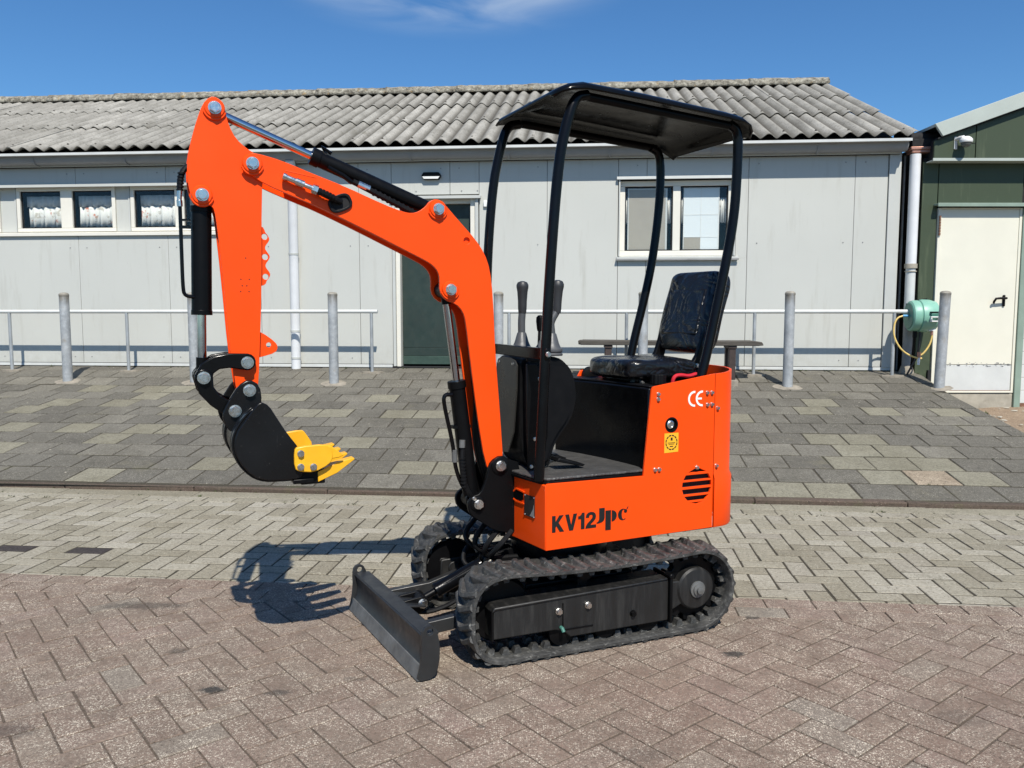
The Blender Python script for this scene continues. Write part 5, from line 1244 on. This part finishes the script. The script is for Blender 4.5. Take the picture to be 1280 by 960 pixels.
def joystick(x, y, bend):
    j = link('joystick', None, ex, (x, y, 1.118))
    m = MB(); m.lathe((0, 0, 0), (0, 0, 1), [(.044, 0), (.046, .006), (.040, .012), (.045, .018), (.045, .026), (.038, .032), (.030, .05), (.020, .085), (.017, .09)], 20); m.build('boot', M['lever_grey'], j)
    b1 = Vector((bend * .008, 0, .135)); b2 = Vector((-bend * .03, 0, .180)); b0 = Vector((0, 0, .085))
    m = MB(); m.tube(chaikin([b0, (b0 + b1) / 2, b1, b2], 2, False), [.0155] * len(chaikin([b0, (b0 + b1) / 2, b1, b2], 2, False)), 14); m.build('shaft', M['lever_grey'], j)
    d = Vector((-bend * .05, 0, 1)).normalized(); pr = [(.0165, 0), (.0185, .02), (.019, .05), (.022, .09), (.0255, .108), (.0255, .118), (.020, .129), (.008, .134)]
    m = MB(); m.lathe(b2 - d * .01, d, pr, 18); m.build('grip', M['grip_grey'], j)
joystick(.128, -.105, .1); joystick(.078, .075, .75)
m = MB(); m.tube([(.10, .0, 1.12), (.095, .0, 1.235)], .0065, 8); m.lathe((.0955, .0, 1.215), (-.05, 0, 1), [(.009, 0), (.012, .01), (.0165, .04), (.0165, .055), (.010, .064), (.002, .066)], 14); P(m, 'throttle_lever', 'black_plastic')
m = MB(); m.lathe((.09, .01, 1.118), (0, 0, 1), [(.034, 0), (.034, .02), (.02, .04), (.010, .06)], 14); m.tube([(.06, -.02, 1.12), (.05, -.02, 1.19)], .01, 8); P(m, 'lever_boot', 'lever_grey')
for y in (-.06, .10):
    m = MB(); m.prism([(.10, .70), (-.02, .672), (-.03, .680), (.09, .715)], y, y + .07); P(m, 'pedal', 'black_plastic', bevel=.004)
# canopy
def post(pts): m = MB(); q = chaikin([Vector(p) for p in pts], 0, False); q = chaikin([tuple(p) for p in pts], 3, False); m.tube(q, .0200, 18); P(m, 'canopy_post', 'black_gloss')
post([(.228, .268, .655), (.207, .268, 1.05), (.187, .268, 1.417), (.154, .268, 1.83), (.125, .268, 1.97), (.085, .268, 2.09), (.03, .268, 2.103)])
post([(-.50, .262, .98), (-.535, .262, 1.06), (-.622, .262, 1.43), (-.674, .262, 1.68), (-.684, .262, 1.90), (-.684, .262, 2.035), (-.64, .262, 2.058)])
post([(.235, -.255, .655), (.225, -.255, 1.3), (.220, -.255, 1.54), (.196, -.255, 1.825), (.165, -.255, 1.97), (.13, -.255, 2.085), (.07, -.255, 2.098)])
post([(-.49, -.25, .98), (-.50, -.25, 1.085), (-.602, -.25, 1.448), (-.640, -.25, 1.68), (-.658, -.25, 1.90), (-.650, -.25, 2.03), (-.60, -.25, 2.052)])
m = MB()
for y in (-.255, .265): m.tube([(.06, y, 2.100), (-.63, y, 2.052)], .017, 12)
P(m, 'roof_frame', 'black_satin')
def zc(x):
    for (a, za), (b, zb) in zip(RP, RP[1:]):
        if x >= b: return za + (zb - za) * (x - a) / (b - a)
    return RP[-1][1]
RP = [(.178, 2.098), (.155, 2.118), (.12, 2.134), (.06, 2.146), (-.20, 2.132), (-.60, 2.100), (-.67, 2.090), (-.71, 2.072), (-.735, 2.045), (-.745, 2.022)]
RX = [p[0] for p in RP]; xs_ = sorted(set(RX + [.02, -.05, -.12, -.30, -.4, -.5]), reverse=True)
vs = []; NY = 22; HW = .322
for x in xs_:
    e = max(0, (x - .10) / .078) if x > .10 else max(0, (-.66 - x) / .085); hw = HW - .055 * (1 - math.sqrt(max(0, 1 - min(1, e) ** 2)))
    for j in range(NY + 1):
        s = -1 + 2 * j / NY; s = math.copysign(abs(s) ** .6, s); y = s * hw; d = hw - abs(y); dr = .030 * max(0, 1 - d / .05) ** 2.2
        rib = .007 * (1 if (.07 < abs(y) < .15 or abs(y) < .035) and -.62 < x < .05 else 0)
        vs.append((x, y, zc(x) - dr * (1 - .6 * min(1, e)) + rib))
fs = [(i * (NY + 1) + j, i * (NY + 1) + j + 1, (i + 1) * (NY + 1) + j + 1, (i + 1) * (NY + 1) + j) for i in range(len(xs_) - 1) for j in range(NY)]
m = MB(); m.add(vs, fs); rf = P(m, 'canopy_roof', 'black_gloss', ang=50); so = rf.modifiers.new('s', 'SOLIDIFY'); so.thickness = .009; so.offset = -1

# ---------------------------------------------------------------- boom
boom = [(1.228, 1.832), (1.209, 1.837), (1.122, 1.818), (1.019, 1.781), (.906, 1.744), (.756, 1.685), (.69, 1.664), (.655, 1.659), (.625, 1.668), (.599, 1.688), (.584, 1.708), (.556, 1.718), (.53, 1.706), (.47, 1.643), (.399, 1.572), (.362, 1.520), (.340, 1.460), (.327, 1.357), (.318, 1.137), (.296, .871), (.284, .690), (.300, .655), (.335, .655), (.362, .692), (.396, .895), (.424, 1.116), (.440, 1.25), (.452, 1.295), (.480, 1.325), (.525, 1.338), (.548, 1.372), (.546, 1.42), (.553, 1.447), (.572, 1.469), (.600, 1.486), (.676, 1.521), (.838, 1.596), (.993, 1.664), (1.066, 1.690), (1.182, 1.735), (1.224, 1.760), (1.252, 1.79), (1.250, 1.818)]
bm_ = chaikin(boom, 1)
core = inset(chaikin([(1.10, 1.800), (1.019, 1.781), (.906, 1.744), (.756, 1.685), (.66, 1.659), (.52, 1.690), (.47, 1.643), (.399, 1.572), (.362, 1.520), (.340, 1.460), (.327, 1.357), (.318, 1.137), (.296, .871), (.290, .75), (.33, .75), (.345, .93), (.365, 1.12), (.385, 1.30), (.41, 1.40), (.50, 1.46), (.60, 1.498), (.676, 1.527), (.838, 1.602), (.993, 1.670), (1.09, 1.712), (1.12, 1.76)], 1), .006)
BH = .058
m = pxz(bm_, [circ(.436, 1.566, .013, 16)], BH - .006, .006, .0015)
v, f = plate(bm_, [circ(.436, 1.566, .013, 16)], .006, .0015); m.add(v, f, T(0, -BH + .006, 0) @ MXZ)
m.prism(core, -BH + .010, BH - .010); bo = P(m, 'boom', 'orange')
def boss(parent, x, z, y, r=.033, h=.012, rb=.0185, mat='orange', cap=True):
    mb = MB(); mb.lathe((x, y, z), NX, [(r, -.002), (r, h * .7), (r - .003, h), (.004, h)], 26); P(mb, 'pin_boss', mat, parent)
    mb = MB(); mb.hexb((x, y + h, z), NX, rb, .018); P(mb, 'bolt', 'zinc', parent)
    if cap: mb = MB(); mb.tube([(x + math.cos(a) * (r + .003), y + .004, z + math.sin(a) * (r + .003)) for a in [R(200) + R(140) * k / 12 for k in range(13)]], .0045, 6); P(mb, 'weld_bead', mat, parent)
for x, z in ((1.2195, 1.799), (.553, 1.679), (.506, 1.379)): boss(bo, x, z, BH)
v, f = plate([(x * .5, z) for x, z in circ(0, 0, .0, 4)], [], .001) if False else ([], [])
gx, gz = .921, 1.682; ga = math.atan2(.045, -.105)
def gro(rx, rz): return [(gx + math.cos(PI + ga + PI) * a - math.sin(PI + ga + PI) * b, gz + math.sin(PI + ga + PI) * a + math.cos(PI + ga + PI) * b) for a, b in [(rx * math.copysign(abs(math.cos(t)) ** .7, math.cos(t)), rz * math.copysign(abs(math.sin(t)) ** .7, math.sin(t))) for t in [2 * PI * k / 28 for k in range(28)]]]
m = pxz(gro(.043, .030), [gro(.033, .021)], BH + .004, .005, .002); gr_ = P(m, 'grommet', 'hose', bo)
m = pxz(gro(.034, .022), [], BH + .0012, .001); P(m, 'grommet_hole', 'void', bo)
qa, qb, qc = Vector((1.121, BH + .020, 1.762)), Vector((1.012, BH + .026, 1.722)), Vector((.918, BH + .006, 1.686))
m = MB(); m.tube([qb, (qb + qc) / 2 + Vector((.01, .012, .0)), qc], .0115, 10)
for k in range(7): q = qb.lerp(qc, .05 + k * .12) + Vector((.004, .011 * math.sin(PI * k / 7), 0)); m.tube([q, q + (qc - qb).normalized() * .006], .0135, 10)
P(m, 'hose', 'hose', bo)
dq = (qb - qa).normalized(); m = MB(); m.tube([qa, qa + dq * .012, qa + dq * .013, qa + dq * .045, qa + dq * .046, qa + dq * .075, qa + dq * .076, qb], [.0125, .0125, .010, .010, .013, .013, .008, .010], 12); m.tube([qb - dq * .012, qb + dq * .008], .017, 6); P(m, 'quick_coupler', 'zinc', bo)
m = MB(); m.tube([qb + Vector((0, 0, .012)), qb + Vector((-.004, .0, .040)), qb + Vector((.10, -.006, .058))], .0028, 6); P(m, 'dust_cap_strap', 'orange', bo)
m = MB(); m.cyl((.29, -.05, .686), (.29, .05, .686), .02) if False else None
# boom cylinder
bt, bb = Vector((.506, 0, 1.379)), Vector((.400, 0, .545)); d = (bb - bt).normalized()
m = MB(); m.tube([bt, bt + d * .37], .0155, 16); rod_ = None
jn = bt + d * .362
c_ = MB(); c_.tube([jn, bb], .0325, 22); c_.tube([jn - d * .004, jn + d * .026], .0365, 22); c_.cyl(bb + Vector((0, -.03, 0)), bb + Vector((0, .03, 0)), .034, n=20)
bc = P(c_, 'boom_cylinder', 'black_satin', bevel=.0015)
P(m, 'cylinder_rod', 'rod', bc)
m = MB(); m.cyl(bt + Vector((0, -.044, 0)), bt + Vector((0, .044, 0)), .030, n=18); m.tube([bt, bt + d * .055], .019, 14); P(m, 'rod_eye', 'black_satin', bc)
s1 = jn + d * .05; s2 = jn + d * .25
m = MB(); m.tube(chaikin([s1 + Vector((.03, .012, .0)), s1 + Vector((.062, .014, .002)), s1 + Vector((.066, .014, -.03)), s2 + Vector((.052, .014, .0)), s2 + Vector((.044, .014, -.10)), s2 + Vector((.0, .014, -.20)), s2 + Vector((-.10, .01, -.27))], 2, False), .0085, 8); P(m, 'supply_pipe', 'black_gloss', bc)
m = MB(); m.tube(chaikin([s2 + Vector((.02, .034, -.0)), s2 + Vector((.025, .040, -.08)), s2 + Vector((.015, .040, -.17)), s2 + Vector((-.05, .03, -.26)), s2 + Vector((-.14, .02, -.29))], 2, False), .0105, 8)
for k in range(9): q = s2 + Vector((.0235 - .0008 * k, .040, -.05 - .014 * k)); m.tube([q, q + Vector((0, 0, -.006))], .0128, 10)
P(m, 'hose', 'hose', bc)
m = MB(); q = s2 + Vector((.022, .037, .02)); m.tube([q, q + Vector((.002, .002, -.03))], .012, 10); q = s2 + Vector((.047, .014, -.02)); m.tube([q, q + Vector((-.001, 0, -.05))], .0115, 10); P(m, 'hose_ferrule', 'worn_edge', bc)
m = MB(); m.bx(-.03, .045, -.012, .02, -.006, .006, T(*(jn + d * .18))); P(m, 'pipe_clamp', 'black_satin', bc)
# hoses running inside the boom
m = MB()
for k in range(3): m.tube(chaikin([(.385 + .012 * k, -.03 + .025 * k, 1.16), (.362 + .012 * k, -.03 + .025 * k, .95), (.372, -.035 + .03 * k, .80), (.345, -.04 + .03 * k, .66), (.28, -.05 + .03 * k, .52)], 2, False), .012, 8)
P(m, 'boom_hose', 'hose')
# swing bracket
ol = chaikin([(.345, .705), (.300, .728), (.262, .705), (.215, .69), (.205, .42), (.26, .405), (.335, .425), (.385, .462), (.437, .500), (.447, .545), (.425, .572), (.390, .580), (.368, .63), (.358, .67)], 1)
m = MB(); m.prism(ol, .060, .078); m.prism(ol, -.078, -.060); m.prism([(.30, .60), (.215, .62), (.205, .42), (.26, .405), (.33, .43), (.37, .50)], -.06, .06); sbk = P(m, 'swing_bracket', 'black_satin', bevel=.003)
boss(sbk, .307, .686, .078, .036, .006, .0185, 'black_satin', False); boss(sbk, .402, .540, .078, .030, .006, .0165, 'black_satin', False)
bolts(sbk, [(.418, .078, .562)], .007, .008)
m = MB(); m.cyl((.18, 0, .36), (.18, 0, .62), .05, n=20); P(m, 'swing_post', 'black_satin')

# ---------------------------------------------------------------- dipper arm
stick = [(1.348, 2.013), (1.372, 1.986), (1.393, 1.928), (1.408, 1.877), (1.422, 1.82), (1.428, 1.762), (1.425, 1.715), (1.418, 1.685), (1.404, 1.660), (1.38, 1.650), (1.358, 1.656), (1.345, 1.640), (1.338, 1.581), (1.325, 1.42), (1.309, 1.159), (1.299, 1.09), (1.292, 1.02), (1.268, .995), (1.24, .995), (1.219, 1.03), (1.213, 1.10), (1.197, 1.378), (1.189, 1.70), (1.180, 1.775), (1.205, 1.835), (1.235, 1.852), (1.269, 1.882), (1.290, 1.923), (1.299, 1.965), (1.306, 1.995), (1.325, 2.013)]
st = chaikin(stick, 1); SH = .044
m = pxz(st, [], SH - .005, .005, .0015); v, f = plate(st, [], .005, .0015); m.add(v, f, T(0, -SH + .005, 0) @ MXZ); m.prism(inset(st, .008), -SH + .008, SH - .008); ar = P(m, 'dipper_arm', 'orange')
boss(ar, 1.3345, 1.975, SH); boss(ar, 1.383, 1.686, SH)
sc_ol = [(1.200, 1.592)] + [(1.187 - .012 * abs(math.sin(PI * k / 12)) ** .6 - (.0 if True else 0), 1.585 - .195 * k / 36) for k in range(0, 37)] + [(1.200, 1.385)]
sc_ol = [(1.2, 1.592), (1.185, 1.59)] + [(1.172 - .0075 * math.cos(2 * PI * (k / 36 * 3 - .5)), 1.580 - .185 * k / 36) for k in range(37)] + [(1.187, 1.388), (1.2, 1.385)]
m = pxz(sc_ol, [circ(1.180, 1.557, .0105, 14), circ(1.180, 1.487, .0105, 14), circ(1.180, 1.418, .0105, 14)], .018, .005, .001); P(m, 'hose_lug_plate', 'orange', ar)
m = pxz(chaikin([(1.215, 1.225), (1.197, 1.222), (1.155, 1.19), (1.144, 1.172), (1.152, 1.150), (1.205, 1.135), (1.215, 1.135)]), [circ(1.176, 1.178, .009, 14)], .018, .006, .001); P(m, 'thumb_lug', 'orange', ar)
dots = MB()
for a, b in ((0, 0), (.028, 0), (.006, -.020), (.021, -.020), (.002, -.042), (.030, -.042), (.020, -.115)): dots.cyl((1.268 - a, SH - .002, 1.375 - b - .01), (1.268 - a, SH + .0006, 1.375 - b - .01), .0022, .0022, 8)
dots.build('drill_marks', M['void'], ar, kind='stuff')
# stick cylinder on top of the boom
ta, tb = Vector((1.3345, 0, 1.975)), Vector((.553, 0, 1.679)); d = (tb - ta).normalized(); up = Vector((-d.z, 0, d.x)); up = up if up.z > 0 else -up
jn = ta + d * .352
m = MB(); m.tube([jn, tb - d * .03], .0285, 22); m.tube([jn - d * .004, jn + d * .028], .0325, 22); m.cyl(tb + Vector((0, -.03, 0)), tb + Vector((0, .03, 0)), .03, n=18); tcy = P(m, 'stick_cylinder', 'black_satin', bevel=.0015)
m = MB(); m.tube([ta + d * .03, ta + d * .36], .0150, 16); P(m, 'cylinder_rod', 'rod', tcy)
m = MB(); m.cyl(ta + Vector((0, -.03, 0)), ta + Vector((0, .03, 0)), .028, n=18); P(m, 'rod_eye', 'black_satin', tcy)
m = MB(); m.tube([jn + d * .045 + up * .03, jn + d * .02 + up * .045 + Vector((0, .0, .0)), jn + d * .06 + up * .038], .007, 8); m.tube([jn + d * .06 - up * .02 + Vector((0, .03, 0)), jn + d * .12 - up * .025 + Vector((0, .03, 0)), jn + d * .16 - up * .035 + Vector((0, .03, 0))], .009, 8); P(m, 'supply_pipe', 'black_gloss', tcy)
h0, h1 = jn + d * .16 - up * .030 + Vector((0, .030, 0)), tb - d * .05 - up * .045 + Vector((0, .03, 0))
m = MB(); m.tube([h0, h1], .011, 10)
for k in range(10): q = h0.lerp(h1, .30 + .07 * k); m.tube([q, q + d * .007], .0135, 10)
P(m, 'hose', 'hose', tcy)
m = MB(); m.tube([h0 + d * .02, h0 + d * .065], .0128, 10); P(m, 'hose_ferrule', 'zinc', tcy)
# bucket cylinder
ta, tb = Vector((1.383, 0, 1.686)), Vector((1.399, 0, 1.073)); d = (tb - ta).normalized()
m = MB(); m.tube([ta + d * .035, ta + d * .400], .0335, 24); m.tube([ta + d * .032, ta + d * .052], .0355, 24); m.tube([ta + d * .385, ta + d * .402], .035, 24); m.cyl(ta + Vector((0, -.03, 0)), ta + Vector((0, .03, 0)), .03, n=18); kcy = P(m, 'bucket_cylinder', 'black_satin', bevel=.0015)
m = MB(); m.tube([ta + d * .40, tb - d * .03], .0152, 16); P(m, 'cylinder_rod', 'rod', kcy)
m = MB(); m.tube([tb - d * .065, tb], .02, 14); m.cyl(tb + Vector((0, -.028, 0)), tb + Vector((0, .028, 0)), .031, n=18); P(m, 'rod_eye', 'black_satin', kcy)
m = MB(); m.tube(chaikin([(1.452, .02, 1.655), (1.452, .02, 1.50), (1.452, .02, 1.375), (1.447, .02, 1.350), (1.420, .02, 1.345), (1.400, .01, 1.345)], 2, False), .0062, 8); m.bx(1.42, 1.452, .014, .026, 1.575, 1.585); m.bx(1.42, 1.452, .014, .026, 1.60, 1.607); P(m, 'supply_pipe', 'black_gloss', kcy)
m = MB(); m.tube([(1.452, .02, 1.648), (1.453, .02, 1.668), (1.453, .02, 1.669), (1.451, .02, 1.70)], [.0095, .0095, .0075, .0085], 10); P(m, 'hose_ferrule', 'zinc', kcy)
m = MB(); m.tube(chaikin([(1.451, .02, 1.70), (1.449, .02, 1.735), (1.440, .015, 1.765), (1.422, .01, 1.785)], 2, False), .0095, 10)
for k in range(6): q = Vector((1.4505 - .0012 * k, .02, 1.700 + .011 * k)); m.tube([q, q + Vector((0, 0, .005))], .0115, 10)
P(m, 'hose', 'hose', kcy)
# bucket linkage
for y0, y1 in ((-.068, -.050), (.050, .068)):
    m = MB(); m.prism(strap([(1.399, 1.073), (1.385, 1.103), (1.355, 1.122), (1.315, 1.128), (1.255, 1.122)], [.058, .052, .048, .050, .058]), y0, y1); lk1 = P(m, 'link_arm', 'black_gloss', bevel=.004)
    if y0 > 0: bolts(lk1, [(1.255, y1, 1.120), (1.399, y1 + .016, 1.073)], .0185, .018)
for y0, y1 in ((-.084, -.069), (.069, .084)):
    m = MB(); m.prism(strap([(1.399, 1.073), (1.392, 1.030), (1.365, .995), (1.335, .973), (1.304, .958)], [.060, .052, .046, .050, .060]), y0, y1); lk2 = P(m, 'link_arm', 'black_gloss', bevel=.004)
m = MB(); m.cyl((1.399, -.08, 1.073), (1.399, .08, 1.073), .016); m.cyl((1.304, -.08, .958), (1.304, .08, .958), .016); m.cyl((1.255, -.08, 1.027), (1.255, .08, 1.027), .016); P(m, 'linkage_pin', 'black_satin')
# bucket
bs = chaikin([(1.250, .978), (1.230, .996), (1.204, .982), (1.180, .94), (1.147, .884), (1.105, .826), (1.092, .730), (1.130, .722), (1.239, .728), (1.29, .772), (1.320, .833), (1.312, .893), (1.285, .93)], 1)
m = MB(); m.prism(bs, .186, .200); bk_ = P(m, 'bucket', 'bucket', bevel=.003)
m = MB(); m.prism(bs, -.200, -.186); P(m, 'far_side', 'bucket', bk_, .003)
arc = chaikin([(1.085, .722), (1.16, .722), (1.239, .726), (1.292, .770), (1.322, .833), (1.314, .895), (1.270, .955), (1.215, .985)], 2, False)
th = [(x - .010 * (1 if i < 4 else .7), z + .010 * (1 if i < len(arc) - 3 else 0)) for i, (x, z) in enumerate(arc)]
arc_in = []
for i in range(len(arc)):
    a, b = Vector(arc[max(0, i - 1)]), Vector(arc[min(len(arc) - 1, i + 1)]); t = (b - a).normalized(); arc_in.append((arc[i][0] - t.y * .010, arc[i][1] + t.x * .010))
m = MB(); m.prism(arc + arc_in[::-1], -.186, .186); P(m, 'shell', 'bucket', bk_, 0, 40)
for y in (.165, .12, -.12, -.165):
    oo = []
    for i in range(len(arc)):
        a, b = Vector(arc[max(0, i - 1)]), Vector(arc[min(len(arc) - 1, i + 1)]); t = (b - a).normalized(); oo.append((arc[i][0] + t.y * .007, arc[i][1] - t.x * .007))
    m = MB(); m.prism(oo[3:-4] + arc[3:-4][::-1], y - .016, y + .016); P(m, 'wear_strip', 'bucket', bk_, .002, 40)
eo = chaikin([(1.2925, 1.044), (1.256, 1.066), (1.2200, 1.044), (1.214, .985), (1.232, .925), (1.300, .872), (1.335, .90), (1.347, .945), (1.330, .985)], 1)
for y0, y1 in ((-.108, -.090), (.090, .108)):
    m = MB(); m.prism(eo, y0, y1); er = P(m, 'ear', 'bucket', bk_, .004)
bolts(bk_, [(1.255, .108, 1.027), (1.304, .108, .958)], .0185, .018)
m = MB(); m.bx(1.06, 1.13, -.20, .20, .706, .722); P(m, 'cutting_lip', 'black_satin', bk_, .003)
cut = chaikin([(1.127, .826), (1.116, .838), (1.018, .841), (.998, .823), (.996, .790), (1.010, .768), (1.06, .745), (1.112, .751), (1.128, .764)], 1)
for y0, y1, vis in ((.2005, .216, 1), (-.216, -.2005, 0)):
    m = MB(); m.prism(cut if vis else chaikin([(1.127, .800), (1.112, .826), (1.030, .836), (1.018, .825), (.985, .772), (1.01, .745), (1.06, .742), (1.112, .749)], 1), y0, y1)
    if vis: m.prism([(1.03, .822), (1.015, .836), (1.000, .832), (.958, .797), (.975, .790), (1.03, .785)], y0 + .001, y1 - .002)
    c_ = P(m, 'side_cutter', 'yellow', bk_, .003)
    if vis:
        for a, b in ((1.106, .814), (1.107, .768), (1.064, .765)): mb = MB(); mb.hexb((a, y1, b), NX, .0105, .011); P(mb, 'cutter_bolt', 'zinc', bk_)
for y in (.168, .056, -.056, -.168):
    m = MB(); a, b, w0, w1 = Vector((1.065, .717)), Vector((.918, .776)), .026, .020
    v = []
    for (x, z, hw) in ((1.045, .742, w0), (1.045, .706, w0), (.978, .732, .024), (.975, .770, .024), (.916, .781, w1), (.914, .775, w1)):
        v += [(x, y - hw, z), (x, y + hw, z)]
    m.add(v, [(0, 6, 7, 1), (6, 8, 9, 7), (2, 3, 5, 4), (4, 5, 11, 10), (8, 10, 11, 9), (0, 2, 4, 6), (6, 4, 10, 8), (1, 7, 5, 3), (7, 9, 11, 5), (0, 1, 3, 2)]); P(m, 'tooth', 'yellow', bk_, .002, 25)
    m = MB(); m.prism([(1.135, .724), (1.125, .742), (1.02, .752), (1.02, .700), (1.10, .700)], y - .022, y + .022); P(m, 'tooth_adapter', 'black_satin', bk_, .003)
